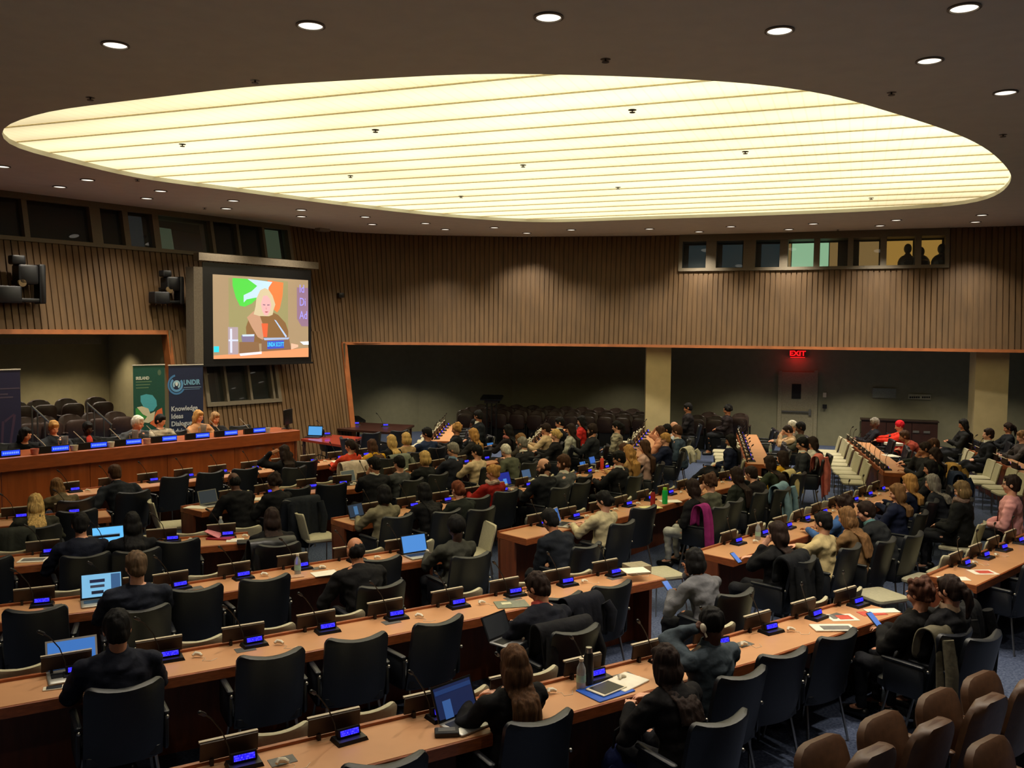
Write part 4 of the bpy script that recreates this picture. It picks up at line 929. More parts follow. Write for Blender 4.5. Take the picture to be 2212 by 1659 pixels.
for i, (u, v, row, hs, hcol, sk, tc_, pose, o, lab) in enumerate(PE):
    p = dict(o); p['i'] = i; p['fem'] = bool(o.get('f')); g = p.setdefault('g', .95 if p['fem'] else 1.0)
    p['hair'] = hs; p['arms'] = ARMS[pose]; p['coat'] = o.get('coat', 0); p['sleeve'] = o.get('sleeve', .97); p.setdefault('pitch', .3)
    if o.get('arml'): p['arms'] = ((-.2, .1, -.02, 'h'), (.15, .36, .8))
    z0 = o.get('z0', 0); tops = .115 * g + (.0 if hs != 'afro' else .02)
    if row == 'P':
        z0 = .37; zh = 1.31 + (g - .95) * .8; crown = at(u, v, zh + z0); dirn = math.atan2(-NV.y, -NV.x) - PI / 2; rz = dirn
        # keep the seat row straight: slide along the ray until 1.02 m behind the bench edge
        lo, hi = zh - .2, zh + .2
        best = min(((abs((v2(at(u, v, z + z0)).dot(NV) - RN) - 1.0) + abs(z - zh) * 1.2, z) for z in [lo + .01 * k for k in range(41)])); zh = best[1]; crown = at(u, v, zh + z0)
    elif isinstance(row, str):
        r_ = ROWS[row]; c0 = 1.3 * (.5 + g * .5)
        if pose in ('write', 'face') or p['pitch'] >= .5: c0 -= .05
        tgt = -.12 - (.32 if p.get('alt') else 0)
        cand = []
        for k in range(36):
            z = 1.12 + .01 * k; q = at(u, v, z); d, n = r_.proj(q); 
            if z > .52 + .78 * g + .01: break
            cand.append((abs(z - c0) + 1.3 * max(0, n - tgt) + 1.3 * max(0, tgt - .5 - n), z, d))
        zh = min(cand)[1]; crown = at(u, v, zh); d, n = r_.proj(crown); rz = r_.ang(min(max(d, 0), r_.len)); p['rowd'] = (row, d, n)
    else:
        zh = o.get('zh', 1.33); crown = at(u, v, zh + z0); rz = R(row - 90)
    if 'rowd' in p and row in ('C2', 'C3', 'C4', 'C5') and zh > 1.36: pass
    maxz = .52 + .78 * g
    p['zh'] = min(zh, maxz); th, P_, Hh = headpos(p['zh'], g)
    off = Vector((math.cos(rz + PI / 2), math.sin(rz + PI / 2))) * (Hh.y)
    loc = Vector((crown.x - off.x, crown.y - off.y, z0 + (zh - p['zh'])))
    dist = loc.length; p['near'] = 0 if dist < 8.5 else 1 if dist < 14 else 2
    jobs.append((p, loc, rz)); 
    if 'rowd' in p: 
        dd, nn = ROWS[row].proj(loc); OCC[row].append((dd, nn, loc.copy(), rz))
VOX = {0: (.0065, .012, .009), 1: (.011, .016, .012), 2: (.014, .02, .016)}
tmp = []
for p, loc, rz in jobs:
    body, top, legs, shoes, hair, eyes, acc = build(p); vb, vt, vh_ = VOX[p['near']]
    def T_(mb, vx, sm_=2):
        me = bpy.data.meshes.new('t'); me.from_pydata(mb.v, [], mb.f); bm = bmesh.new(); bm.from_mesh(me); bmesh.ops.recalc_face_normals(bm, faces=bm.faces); bm.to_mesh(me); bm.free()
        ob = bpy.data.objects.new('t', me); COL.objects.link(ob); m_ = ob.modifiers.new('r', 'REMESH'); m_.mode = 'VOXEL'; m_.voxel_size = vx
        s_ = ob.modifiers.new('s', 'SMOOTH'); s_.factor = .5; s_.iterations = sm_; return ob
    tmp.append((T_(body, vb, 1), T_(top, vt, 5), T_(legs, vt * 1.3, 3), T_(hair, vh_, 2 if p['hair'] not in ('curly', 'wavy') else 1), [T_(k, .011, 1) for _, k, _ in acc if _ is not None and _ != 0] if 0 else None))
bpy.context.view_layer.update(); dg = bpy.context.evaluated_depsgraph_get()
from mathutils import noise as NZ
def bake(ob, name, m_):
    me = bpy.data.meshes.new_from_object(ob.evaluated_get(dg))
    if name in ('top', 'trousers', 'hair'):
        n_ = len(me.vertices); co = [0.0] * (3 * n_); me.vertices.foreach_get('co', co); no = [0.0] * (3 * n_); me.vertex_normals.foreach_get('vector', no)
        fx, fz, am = (9, 17, .014) if name != 'hair' else (42, 7, .011); ox = len(co) % 97
        for i in range(n_):
            x, y, z = co[3 * i:3 * i + 3]
            a = NZ.noise((x * fx + ox, y * fx + z * 3, z * fz)) * am
            if name != 'hair': a += (abs(NZ.noise((x * 5 + z * 6, y * 7 + ox, z * 11 - x * 8))) - .2) * -.016
            co[3 * i] += no[3 * i] * a; co[3 * i + 1] += no[3 * i + 1] * a; co[3 * i + 2] += no[3 * i + 2] * a
        me.vertices.foreach_set('co', co); me.update()
    me.name = name; me.materials.clear(); me.materials.append(m_); me.polygons.foreach_set('use_smooth', [True] * len(me.polygons)); return me
def child(name, me, parent, label=None):
    o = bpy.data.objects.new(name, me); COL.objects.link(o); o.parent = parent
    if label: o['label'] = label
    return o
out = []
for (p, loc, rz), (b_, t_, l_, h_, _) in zip(jobs, tmp):
    row_ = PE[p['i']]; hm = HAIR[row_[4]]
    if p.get('hairm'): hm = mat('hair_c%d' % p['i'], p['hairm'], .75, var=.4, scale=26, stretch=(2.2, 2.2, .25), bump=.7, dist=.008, spec=.25)
    tm = ZEB if p.get('zebra') else fabric(row_[6]); lm_ = fabric(p['trc']) if p.get('trc') else PANTS
    out.append((bake(b_, 'person', SKIN[row_[5]]), bake(t_, 'top', tm), bake(l_, 'trousers', lm_), bake(h_, 'hair', hm)))
for a in tmp:
    for ob in a[:4]: me = ob.data; bpy.data.objects.remove(ob); bpy.data.meshes.remove(me)
TOPN = lambda c_, o: 'coat' if o.get('coat') else 'jacket' if (o.get('collar') or sum(c_) < 120) else 'sweater'
for (p, loc, rz), (mb_, mt_, ml_, mh_) in zip(jobs, out):
    row_ = PE[p['i']]; o = bpy.data.objects.new('person', mb_); COL.objects.link(o); o.location = loc; o.rotation_euler = (0, 0, rz)
    tag(o, row_[9], 'person'); child(TOPN(row_[6], row_[8]), mt_, o); child('trousers', ml_, o); child('knitted_hat' if p['hair'] == 'beanie' else 'hair', mh_, o)
    body, top, legs, shoes, hair, eyes, acc = build(p)
    if p['near'] < 2 or not isinstance(row_[2], str): 
        for k in shoes: k.obj('shoe', SHOE, o)
    if eyes.v and (p['near'] < 1 or p.get('face') or row_[2] == 'P'): eyes.obj('eyes', EYE, o)
    for nm, k, m_ in acc: k.obj(nm, m_, o)
    if p.get('bib'):
        th, P_, Hh = headpos(p['zh'], p['g']); k = MB(); k.ell(on(P_, .4) + Vector((0, .1, 0)), (.06, .05, .13)); k.obj('undershirt', fabric(p['bib']), o)
    PEOPLE.append((o, p, loc, rz, row_))
# ================================================================ CHAIRS AND DESK FITTINGS ALONG THE ROWS
RD = dict(A1='nearest desk', A2='second desk', A3='third desk of the left block', A4='fourth desk of the left block', A5='fifth desk of the left block', B6='front desk below the rostrum', B1='desk at the right edge', B2='nearest desk of the middle block', B3='second desk of the middle block', B4='third desk of the middle block', B5='fourth desk of the middle block', C1='rightmost far desk', C2='far right block desk', C3='far desk right of the column', C4='far desk left of the column', C5='far desk at the centre', C6='leftmost far desk')
def ordn(i): return ORD[i] if i < 20 else '%dth' % (i + 1)
rr = random.Random(3)
for key, r_ in ROWS.items():
    seats = [(d, None) for d in r_.seats]; occ = sorted(OCC[key])
    far = key[0] == 'C'
    for d, n, loc, rz in occ: seats = [x for x in seats if abs(x[0] - d) > .42] + [(d, (n, loc, rz))]
    if key in ('A1',): seats.append((r_.len + .35, None))
    if key == 'A2': pass
    seats.sort(key=lambda x: x[0]); i_ = 0
    ov_ = {('A1', 'x'): 0}
    for d, oc in seats:
        if oc: 
            n, loc, rz = oc; q = r_.pos(d, n - .0, 0); a = rz; p = Vector((loc.x, loc.y, 0)) - Vector((math.cos(a + PI / 2), math.sin(a + PI / 2), 0)) * .02
        else:
            p = r_.pos(d + rr.uniform(-.03, .03), -.06 + rr.uniform(-.05, .03), 0); a = r_.ang(d) + R(rr.uniform(-9, 7))
        if key == 'A2' and d > r_.len - .2 and not oc: continue
        if not inframe(p + Vector((0, 0, .85)), 60): continue
        place(dch, p, a, 'dark %s armchair, %s along the %s' % ('occupied' if oc else 'empty', ordn(i_) + ' from the left' if not far else ordn(i_) + ' from the camera', RD[key])); i_ += 1
    # adviser chairs on the far side of each desk
    i_ = 0; st_ = r_.seats if key[0] != 'B' or key == 'B1' else r_.seats
    if key in ('A5', 'B6', 'A4') and 0: st_ = []
    for d in st_:
        if key == 'B6': break
        nn = .5 + .33; p = r_.pos(d + .3 + rr.uniform(-.05, .05), nn + rr.uniform(-.04, .05), 0)
        blocked = any((Vector((l.x, l.y)) - Vector((p.x, p.y))).length < .5 for _, _, l, _, _ in PEOPLE)
        if blocked or not inframe(p + Vector((0, 0, .8)), 60): continue
        place(cch, p, r_.ang(d) + R(rr.uniform(-6, 6)), 'cream chair in front of the %s, %s' % (RD[key], ordn(i_) + (' from the left' if not far else ' from the camera'))); i_ += 1
    # consoles, nameplates, earpieces
    j = 0
    for d in r_.seats:
        p = r_.pos(d + .03, .36, .7525); a = r_.ang(d)
        if not inframe(p, 10): continue
        w_ = ordn(j) + (' from the left' if not far else ' from the camera')
        place(con, p, a + R(rr.uniform(-5, 5)), 'blue lit microphone console on the %s, %s' % (RD[key], w_))
        place(nb, r_.pos(d - .03, .455, .7525), a, 'brown nameplate holder on the %s, %s' % (RD[key], w_))
        if rr.random() < .8 and not far: place(ep, r_.pos(d + .17 + rr.uniform(-.01, .08), .34 - rr.uniform(0, .1), .7525), a + rr.uniform(-.5, .5), 'white earpiece on the %s, %s' % (RD[key], w_))
        j += 1
# ---- spare chairs for the free-standing sitters and the cross aisle
n_ = 0
for o, p, loc, rz, row_ in PEOPLE:
    ch = p.get('chair')
    if ch == 'c': place(cch, Vector((loc.x, loc.y, 0)), rz, 'cream chair under the %s' % ' '.join(row_[9].replace('person ', 'one ').split()[:9])); 
    elif not isinstance(row_[2], str): place(dch, Vector((loc.x, loc.y, 0)), rz, 'dark armchair under the %s' % ' '.join(row_[9].replace('person ', 'one ').split()[:9]))
    elif row_[2] == 'P': place(dch, Vector((loc.x, loc.y, .36)), rz, 'dark armchair behind the rostrum under the %s' % ' '.join(row_[9].split()[2:8]))
SP = [(1432, 1236, .45, 112, 'flat cream seat at the right end of the second desk'), (1905, 1284, .45, 112, 'flat cream seat past the right end of the nearest desk'), (683, 1156, .47, -62, 'cream chair in the cross aisle beside the red folder desk'), (366, 1130, .47, -62, 'cream chair in the aisle left of the dark laptop desk'), (1022, 1190, .47, 112, 'cream chair at the right end of the third desk')]
for i_, (u, v, z, dg_, lab) in enumerate(SP): q = at(u, v, z); place(cch, Vector((q.x, q.y, 0)), R(dg_), lab, skip=('backrest',) if i_ < 2 else ())
# far right cream chairs (adviser seats of the C rows are built above); auditorium seats
br = theater(M['brown'])
for i, (u, v) in enumerate([(1860, 1605), (1990, 1550), (2110, 1497), (2203, 1458)]):
    q = at(u, v, .92); place(br, Vector((q.x - .08, q.y + .1, 0)), R(36), 'brown auditorium seat at the bottom right corner, %s from the left' % ORD[i])
q = at(2185, 1590, .92); place(br, Vector((q.x, q.y, 0)), R(36), 'brown auditorium seat behind the others in the bottom right corner')
da = theater(M['dbrown'], dark=True); pass
A0, B0 = Vector((3.0, 28.4)), Vector((18.9, 22.6))
for rown, (off, z0, z1) in enumerate(((2.1, -.6, .92), (1.2, -.9, .95), (.4, -.4, 1.0))):
    j = 0
    for u in range(760 if rown else 1040, 1650, 5):
        pass
def alc(u, off):                           # a point in the alcove seen in column u, `off` in front of the back wall
    best = None
    for a, b_ in zip(BW[1:], BW[2:]):
        a, b_ = Vector(a), Vector(b_); t_ = (b_ - a).normalized(); n = Vector((t_.y, -t_.x)); A_ = a + n * off; B_ = b_ + n * off; q = onray(u, 900, A_, B_); s_ = (v2(q) - A_).dot(t_)
        if -.3 < s_ < (b_ - a).length + .3: best = (q, math.atan2(t_.y, t_.x))
    return best
DA_N = {}
for rown, (off, us_, lb) in enumerate(((2.9, range(1005, 1390, 38), 'front row'), (2.0, range(1020, 1395, 36), 'middle row'), (1.1, range(1040, 1395, 36), 'back row'), (2.3, (1505, 1545), 'pair in front'), (1.2, (1530, 1598), 'pair behind'))):
    for j, u in enumerate(us_):
        r__ = alc(u, off)
        if r__: place(da, Vector((r__[0].x, r__[0].y, 0)), r__[1] + PI, 'dark auditorium seat by the alcove wall, %s, %s from left' % (lb if rown < 3 else lb + ' right of column', ORD[j]))
for i, (nn, us_, z0) in enumerate(((3.75, (62, 103, 160, 208, 258), .55), (4.75, (40, 92, 152, 216), .8))):
    for j, u in enumerate(us_):
        q = onray(u, 880, nt_(RN + nn, 0)[:2], nt_(RN + nn, 9)[:2]); place(da, Vector((q.x, q.y, z0)), math.atan2(NV.y, NV.x) + PI / 2, 'dark brown seat behind the rostrum, %s row, %s from the left' % (('front', 'back')[i], ORD[j]))
# ================================================================ THINGS
def thing(name, lab, cat, loc, rz=0, group=None): return empty(name, loc, rz, label=lab, cat=cat, group=group)
def rowang(k, d=0): return ROWS[k].ang(d)
# ---- screen on the left wall
A_, B_ = (-6.44 * 1.0, 19.5), (-4.85, 21.55)
tl_, tr_, bl_ = onray(462, 592.5, A_, B_), onray(667.5, 604.5, A_, B_), onray(462, 775.5, A_, B_)
SW, SH_ = (v2(tr_) - v2(tl_)).length, (tl_.z - bl_.z); sa = math.atan2(tr_.y - tl_.y, tr_.x - tl_.x)
scr = thing('projection_screen', 'large projection screen showing a blond speaker, on the left wall', 'screen', (bl_.x, bl_.y, bl_.z), sa)
def sq(x0, x1, z0, z1, y, th, name, m_, par=None): k = MB(); k.box(((x0 + x1) / 2, y, (z0 + z1) / 2), (x1 - x0, th, z1 - z0)); return k.obj(name, m_, par or scr, smooth=False)
sq(-.24, SW + .1, -.12, SH_ + .25, .03, .02, 'screen_border', M['plastic']); sq(0, SW, 0, SH_, .012, .01, 'picture', glow('projected_backdrop', (172, 146, 112), .92))
sq(-.35, SW + .3, SH_ + .28, SH_ + .44, .08, .2, 'roller_housing', mat('roller_housing_taupe', (116, 106, 90), .5)); sq(-.28, SW + .14, -.16, -.12, .02, .04, 'bottom_bar', M['plastic'])
def poly(pts, col, lay, name='projected_shape', s=.92):      # pts in 0..100 x 0..100 of the picture, y down
    k = MB(); a = [Vector((x / 100 * SW, .006 - lay * .001, SH_ * (1 - y / 100))) for x, y in pts]; k.add(a, [tuple(range(len(a)))]); return k.obj(name, glow('pic_%02x%02x%02x' % col, col, s), scr, smooth=False)
poly([(15, 3), (77, 3), (77, 80), (15, 80)], (158, 150, 102), 0)
poly([(19, 3), (19, 12), (22, 26), (26, 36), (31, 37), (38, 33), (44, 26), (46, 12), (36, 3)], (86, 216, 74), 1)
poly([(55, 3), (72, 5), (71, 22), (68, 38), (65, 43), (60, 38), (56, 22)], (236, 128, 68), 1)
poly([(34, 3), (60, 5), (56, 12), (55, 22), (48, 24), (40, 26), (33, 28), (30, 32), (30, 23), (38, 18), (44, 11)], (196, 226, 248), 2)
poly([(87, 10), (100, 10), (100, 60), (92, 60), (87, 50)], (150, 116, 140), 1)
for s_, y in (('Id', 12), ('Di', 29), ('Ad', 46)):
    t_ = text('projected_letters', s_, .27, glow('pic_letters', (158, 150, 250), 1.1), Vector((0, 0, 0)), 0, scr, ext_=.0005, align='LEFT'); t_.matrix_basis = Matrix.Translation((.895 * SW, -.003, SH_ * (1 - y / 100))) @ Matrix.Rotation(PI / 2, 4, 'X') @ Matrix.Diagonal((.75, 1, 1, 1))
poly([(33, 82), (32, 62), (36, 48), (42, 42), (58, 42), (66, 46), (74, 56), (77, 66), (77, 82)], (138, 100, 60), 3)
poly([(33, 50), (40, 42), (46, 46), (50, 60), (50, 78), (44, 74), (38, 62)], (198, 152, 122), 4)
poly([(48, 57), (55, 57), (54, 74), (50, 74)], (232, 100, 58), 5)
poly([(52, 13), (56, 15), (60, 22), (63, 33), (61, 40), (60, 46), (56, 48), (46, 48), (40, 46), (42, 36), (43, 26), (47, 16)], (214, 196, 158), 5)
poly([(50, 23), (54, 22), (57, 26), (58.5, 34), (57, 42), (54.5, 47), (51.5, 47), (49, 42), (47.5, 33)], (236, 178, 178), 6)
poly([(49.5, 33.2), (52.2, 33.5), (52.2, 34.6), (49.8, 34.4)], (132, 96, 120), 7); poly([(54, 33.5), (56.8, 33.2), (56.6, 34.4), (54.2, 34.6)], (132, 96, 120), 7); poly([(53, 36), (53.9, 39.5), (52.4, 39.5)], (212, 146, 150), 7); poly([(51.5, 42), (55.5, 42), (54, 43.6), (52.5, 43.6)], (190, 92, 100), 7)
poly([(14, 62), (24, 62), (24, 95), (14, 95)], (178, 160, 168), 4); poly([(16, 64), (18, 64), (18, 93), (16, 93)], (222, 226, 250), 5); poly([(14.5, 77), (24, 77), (24, 79), (14.5, 79)], (214, 222, 250), 5)
poly([(27, 72), (41, 71), (40, 80), (28, 80)], (130, 118, 150), 5); poly([(28, 71), (40.5, 70.5), (40, 73), (28.5, 73.2)], (206, 226, 250), 6)
poly([(0, 96), (100, 88), (100, 100), (0, 100)], (238, 158, 108), 3); poly([(25, 80), (45, 80), (46, 94), (25, 95)], (140, 104, 72), 6); poly([(25, 94), (48, 92), (48, 95), (26, 97)], (238, 236, 246), 7)
poly([(48, 77), (78, 76), (80, 90), (48, 92)], (136, 100, 74), 6); poly([(50, 75), (78, 74.5), (77, 77), (51, 78)], (170, 186, 220), 7)
poly([(61.5, 52), (63.5, 53), (75.5, 73), (74, 74.5)], (184, 206, 240), 7); poly([(54, 79), (72, 78), (72, 88), (54, 89)], (66, 84, 200), 7); poly([(0, 85), (5, 85), (5, 92), (0, 92)], (40, 220, 240), 7); poly([(80, 82), (88, 84), (88, 87), (80, 90)], (240, 190, 160), 7); poly([(90, 80), (100, 79.5), (100, 84), (94, 84)], (238, 244, 252), 7)
t_ = text('projected_letters', 'LINDA SCOTT', .14, glow('pic_cyan', (60, 220, 255), 1.3), Vector((0, 0, 0)), 0, scr, ext_=.0005); t_.matrix_basis = Matrix.Translation((.63 * SW, -.004, SH_ * .165)) @ Matrix.Rotation(PI / 2, 4, 'X') @ Matrix.Diagonal((.52, 1, 1, 1))
q0, q1 = onray(414, 575, A_, B_), onray(441, 785, A_, B_)
k = MB(); k.box(((q0.x + q1.x) / 2 - .1, (q0.y + q1.y) / 2 + .15, (q0.z + q1.z) / 2), ((v2(q1) - v2(q0)).length, .3, q0.z - q1.z), rotz(sa)); k.obj('wall_panel_speaker', mat('speaker_cloth_taupe', (94, 84, 68), .9), smooth=False, label='tall taupe panel left of the projection screen', cat='speaker')
# ---- wall projectors on brackets
for i, (u, v, sc_, lab) in enumerate(((28, 610, 1.25, 'black moving light fixture on the slatted wall at the left edge'), (346, 625, 1.0, 'black moving light fixture on the slatted wall left of the screen'))):
    a = W.find(u, v, 4.0); z = zat(a, u, v); q = W.P(a, z, .35); _, t_, n_ = W.at(a); r_ = thing('stage_light', lab, 'stage light', q, math.atan2(t_.y, t_.x))
    S_ = .95 * sc_; fm = mat('fixture_black', (15, 17, 22), .5)
    MB().rbox((.1 * S_, .1, .12 * S_), (.3 * S_, .3, .3 * S_), .04).obj('head', fm, r_); MB().rbox((-.2 * S_, .05, -.2 * S_), (.36 * S_, .26, .26 * S_), .03).obj('base_unit', fm, r_)
    MB().rbox((.32 * S_, .1, -.02 * S_), (.1 * S_, .26, .62 * S_), .03).obj('yoke', fm, r_); MB().rbox((-.03 * S_, .08, .34 * S_), (.2 * S_, .2, .14 * S_), .03).obj('clamp', fm, r_); MB().rbox((.1 * S_, .1, -.28 * S_), (.5 * S_, .2, .06 * S_), .02).obj('bracket', fm, r_)
    MB().rbox((.02, .26, .0), (.08, .2, .08), .01).obj('wall_arm', fm, r_); k = MB(); k.lathe([(.001, 0), (.07, 0), (.08, -.03)], n=14); l__ = k.obj('lens', mat('fixture_lens', (110, 92, 66), .2), r_); l__.location = (.0, -.05, -.02); l__.rotation_euler = (PI / 2, 0, 0)
# ---- roll-up banners behind the rostrum
def banner(u0, u1, v0, nn, z0, col, name, lab, hgt=2.15):
    a, b_ = nt_(RN + nn, 0)[:2], nt_(RN + nn, 9)[:2]; p, q = onray(u0, v0, a, b_), onray(u1, v0, a, b_); w_ = (v2(q) - v2(p)).length; h_ = p.z - z0
    r_ = thing(name, lab, 'banner', (p.x, p.y, z0), math.atan2(q.y - p.y, q.x - p.x)); k = MB(); k.box((w_ / 2, 0, h_ / 2 + .05), (w_, .006, h_ - .1)); k.obj('banner_sheet', mat('banner_%02x%02x%02x' % col, col, .6, var=.05), r_, smooth=False)
    k = MB(); k.box((w_ / 2, 0, h_), (w_ + .02, .025, .02)); k.obj('top_rail', mat('rail_pale', (206, 200, 186), .4), r_, smooth=False); k = MB(); k.box((w_ / 2, 0, .04), (w_ + .04, .2, .08)); k.obj('base_case', M['chr'], r_, smooth=False)
    def dec(pts, c_, lay=1, nm='printed_shape'):
        k = MB(); k.add([Vector((x / 100 * w_, -.0035 - lay * .0012, h_ - y * w_ / 100)) for x, y in pts], [tuple(range(len(pts)))]); k.obj(nm, mat('print_%02x%02x%02x' % c_, c_, .6, var=.03), r_, smooth=False)
    def wr(s_, x, y, size, c_, sx=1.0, nm='printed_letters', off=0):
        t_ = text(nm, s_, size * w_ / 100, mat('print_%02x%02x%02x' % c_, c_, .6, var=.03), Vector((0, 0, 0)), 0, r_, ext_=.0006, align='LEFT', offset=off); t_.matrix_basis = Matrix.Translation((x / 100 * w_, -.007, h_ - y * w_ / 100)) @ Matrix.Rotation(PI / 2, 4, 'X') @ Matrix.Diagonal((sx, 1, 1, 1))
    return dec, wr, w_, h_
def circ(cx, cy, rx, ry, n=20, a0=0, a1=360): return [(cx + rx * math.cos(R(a0 + (a1 - a0) * i / n)), cy - ry * math.sin(R(a0 + (a1 - a0) * i / n))) for i in range(n + (0 if a1 - a0 == 360 else 1))]
dec, wr, w_, h_ = banner(287, 355, 789, 2.0, .36, (18, 78, 66), 'green_banner', 'green roll-up banner with four coloured petals')
wr('IRELAND', 8, 40, 13, (206, 216, 200), .8, off=.003); 
for i, s_ in enumerate(('United Nations', 'Security Council', '2021-2022')): dec([(8, 49 + i * 9), (58 - i * 5, 49 + i * 9), (58 - i * 5, 52 + i * 9), (8, 52 + i * 9)], (96, 130, 100))
dec(circ(83, 24, 6, 9, 10), (84, 110, 88))
dec([(22, 92), (40, 88), (60, 92), (72, 108), (74, 125), (62, 140), (50, 142), (40, 130), (30, 125), (22, 110)], (76, 176, 196)); dec([(6, 130), (20, 125), (34, 148), (46, 155), (26, 168), (10, 166), (6, 150)], (60, 156, 76))
dec([(90, 132), (92, 150), (88, 180), (78, 196), (62, 186), (50, 178), (60, 165), (74, 140)], (226, 112, 66)); dec([(10, 126), (26, 124), (46, 132), (52, 148), (68, 142), (62, 168), (46, 176), (28, 172), (42, 156), (28, 148)], (222, 216, 186), 2)
dec, wr, w_, h_ = banner(364, 438, 789, 2.0, .36, (26, 38, 72), 'blue_banner', 'navy roll-up banner reading UNIDIR beside the screen')
lb = (124, 184, 220)
def ring(cx, cy, ro, ri, a0, a1, c_, lay): 
    o_ = circ(cx, cy, ro, ro * 1.05, 16, a0, a1); i_ = circ(cx, cy, ri, ri * 1.05, 16, a0, a1); n = len(o_); k = MB()
    for j in range(n - 1): dec([o_[j], o_[j + 1], i_[j + 1], i_[j]], c_, lay) if 0 else k.add([Vector((x / 100 * w_, -.006, h_ - y * w_ / 100)) for x, y in (o_[j], o_[j + 1], i_[j + 1], i_[j])], [(0, 1, 2, 3)])
    k.obj('emblem_ring', mat('print_%02x%02x%02x' % c_, c_, .6, var=.03), bpy.data.objects['blue_banner'], smooth=False)
ring(22, 52, 19, 13, 130, 400, (98, 160, 214), 1); ring(22, 52, 11, 6, -60, 220, (160, 206, 232), 1); ring(22, 52, 26, 21, 100, 330, (70, 130, 190), 1); dec(circ(22, 50, 4, 6, 12), (222, 232, 236), 2)
wr('UNIDIR', 42, 48, 19, lb, .76, off=.004)
dec([(42, 60), (94, 60), (94, 62), (42, 62)], (120, 150, 180)); dec([(42, 65), (90, 65), (90, 67), (42, 67)], (90, 120, 160))
for i, s_ in enumerate(('Knowledge', 'Ideas', 'Dialogue', 'Advice')): wr(s_, 5, 117 + i * 20, 18, (200, 206, 214), .95, off=.003)
dec, wr, w_, h_ = banner(-50, 43, 800, 1.9, .36, (26, 24, 62), 'navy_banner', 'dark navy roll-up banner with a faint harp at the left edge')
for y, a, b_ in ((46, 50, 98), (60, 50, 70), (68, 50, 82)): dec([(a, y), (b_, y), (b_, y + 4), (a, y + 4)], (72, 62, 84))
for pts in ([(54, 130), (60, 130), (56, 190), (50, 190)], [(60, 128), (82, 112), (84, 116), (62, 134)], [(82, 112), (88, 116), (76, 190), (70, 190)], [(50, 188), (76, 188), (74, 196), (50, 196)]): dec(pts, (66, 44, 74), nm='harp_drawing')
# ---- light box at the top of the left alcove, hand rails
a = onray(-60, 737, nt_(RN + 5.9, 0)[:2], nt_(RN + 5.9, 9)[:2]); b_ = onray(216, 738, nt_(RN + 5.9, 0)[:2], nt_(RN + 5.9, 9)[:2]); k = MB(); k.box(((a.x + b_.x) / 2, (a.y + b_.y) / 2, a.z), ((v2(b_) - v2(a)).length, .16, .14), rotz(math.atan2(b_.y - a.y, b_.x - a.x))); k.obj('rolled_screen_housing', mat('housing_pale', (140, 130, 108), .6), smooth=False, label='long pale screen housing high in the left alcove', cat='screen housing')
for (u0, v0, u1, v1), lab in (((68, 877, 110, 915), 'metal stair handrail behind the rostrum, left of two'), ((187, 870, 241, 917), 'metal stair handrail behind the rostrum, right of two')):
    P0, P1 = nt_(RN + 3.4, 0)[:2], nt_(RN + 3.4, 9)[:2]; a, b_ = onray(u0, v0, P0, P1), onray(u1, v1, P0, P1); k0 = nt_(0, 0); r_ = thing('stair_handrail', lab, 'handrail', (0, 0, 0)); MB().tube([a, b_, b_ + Vector((.0, 0, -.0))], .02, 8).obj('rail', M['chr'], r_)
    for t_ in (0.02, .3, .68, .97): q = a.lerp(b_, t_); MB().tube([q, Vector((q.x, q.y, .5))], .016, 6).obj('post', M['chr'], r_)
# ---- rostrum top: name signs, mics, jugs, glasses
rsn = empty('speaker_name_sign', label='x', cat='name sign', group='blue lit name signs on the rostrum')
MB().box((0, 0, .055), (.46, .05, .11)).obj('sign_housing', M['plastic'], rsn, smooth=False); k = MB(); k.box((.09, -.028, .06), (.26, .006, .075)); dm = mat('rostrum_display', (30, 70, 250), emis=1.0); k.obj('name_display', dm, rsn, smooth=False)
k = MB()
for i in range(9): k.box((-.015 + .026 * i, -.032, .06), (.015, .003, .03))
k.obj('display_letters', glow('display_letters_pale', (120, 160, 255), 1.2), rsn, smooth=False); rsn.children[-1]['kind'] = 'stuff'
MB().tube([(-.1, .04, .1), (-.14, .06, .16), (-.26, .1, .3)], .007, 6).obj('microphone', M['chr'], rsn)
def ron(u, v, n=.2): return onray(u, v, nt_(RN + n, 0)[:2], nt_(RN + n, 9)[:2])
for i, (u, v) in enumerate([(20, 980), (128, 968), (212, 962), (288, 955), (366, 948), (438, 941), (500, 935), (562, 930)]):
    q = ron(u - 12, v, .12); place(rsn, Vector((q.x, q.y, 1.26)), sa + R(-4), 'blue lit name sign on the rostrum, %s from the left' % ORD[i])
jug = empty('water_jug', label='x', cat='jug', group='glass water jugs on the rostrum')
MB().lathe([(.001, 0), (.055, 0), (.05, .1), (.055, .2), (.06, .21), (.054, .2), (.045, .1), (.045, .01)], n=16).obj('jug_body', M['clear'], jug); MB().tube([(-.055, 0, .18), (-.11, 0, .16), (-.1, 0, .07), (-.05, 0, .05)], .008, 6).obj('handle', M['clear'], jug)
for i, (u, v) in enumerate([(140, 958), (292, 940), (440, 930)]): q = ron(u, v, .45); place(jug, Vector((q.x, q.y, 1.26)), sa, 'glass water jug on the rostrum, %s from the left' % ORD[i])
gl = empty('hands_and_glass', label='x', cat='cup', group='x'); bpy.data.objects.remove(gl)
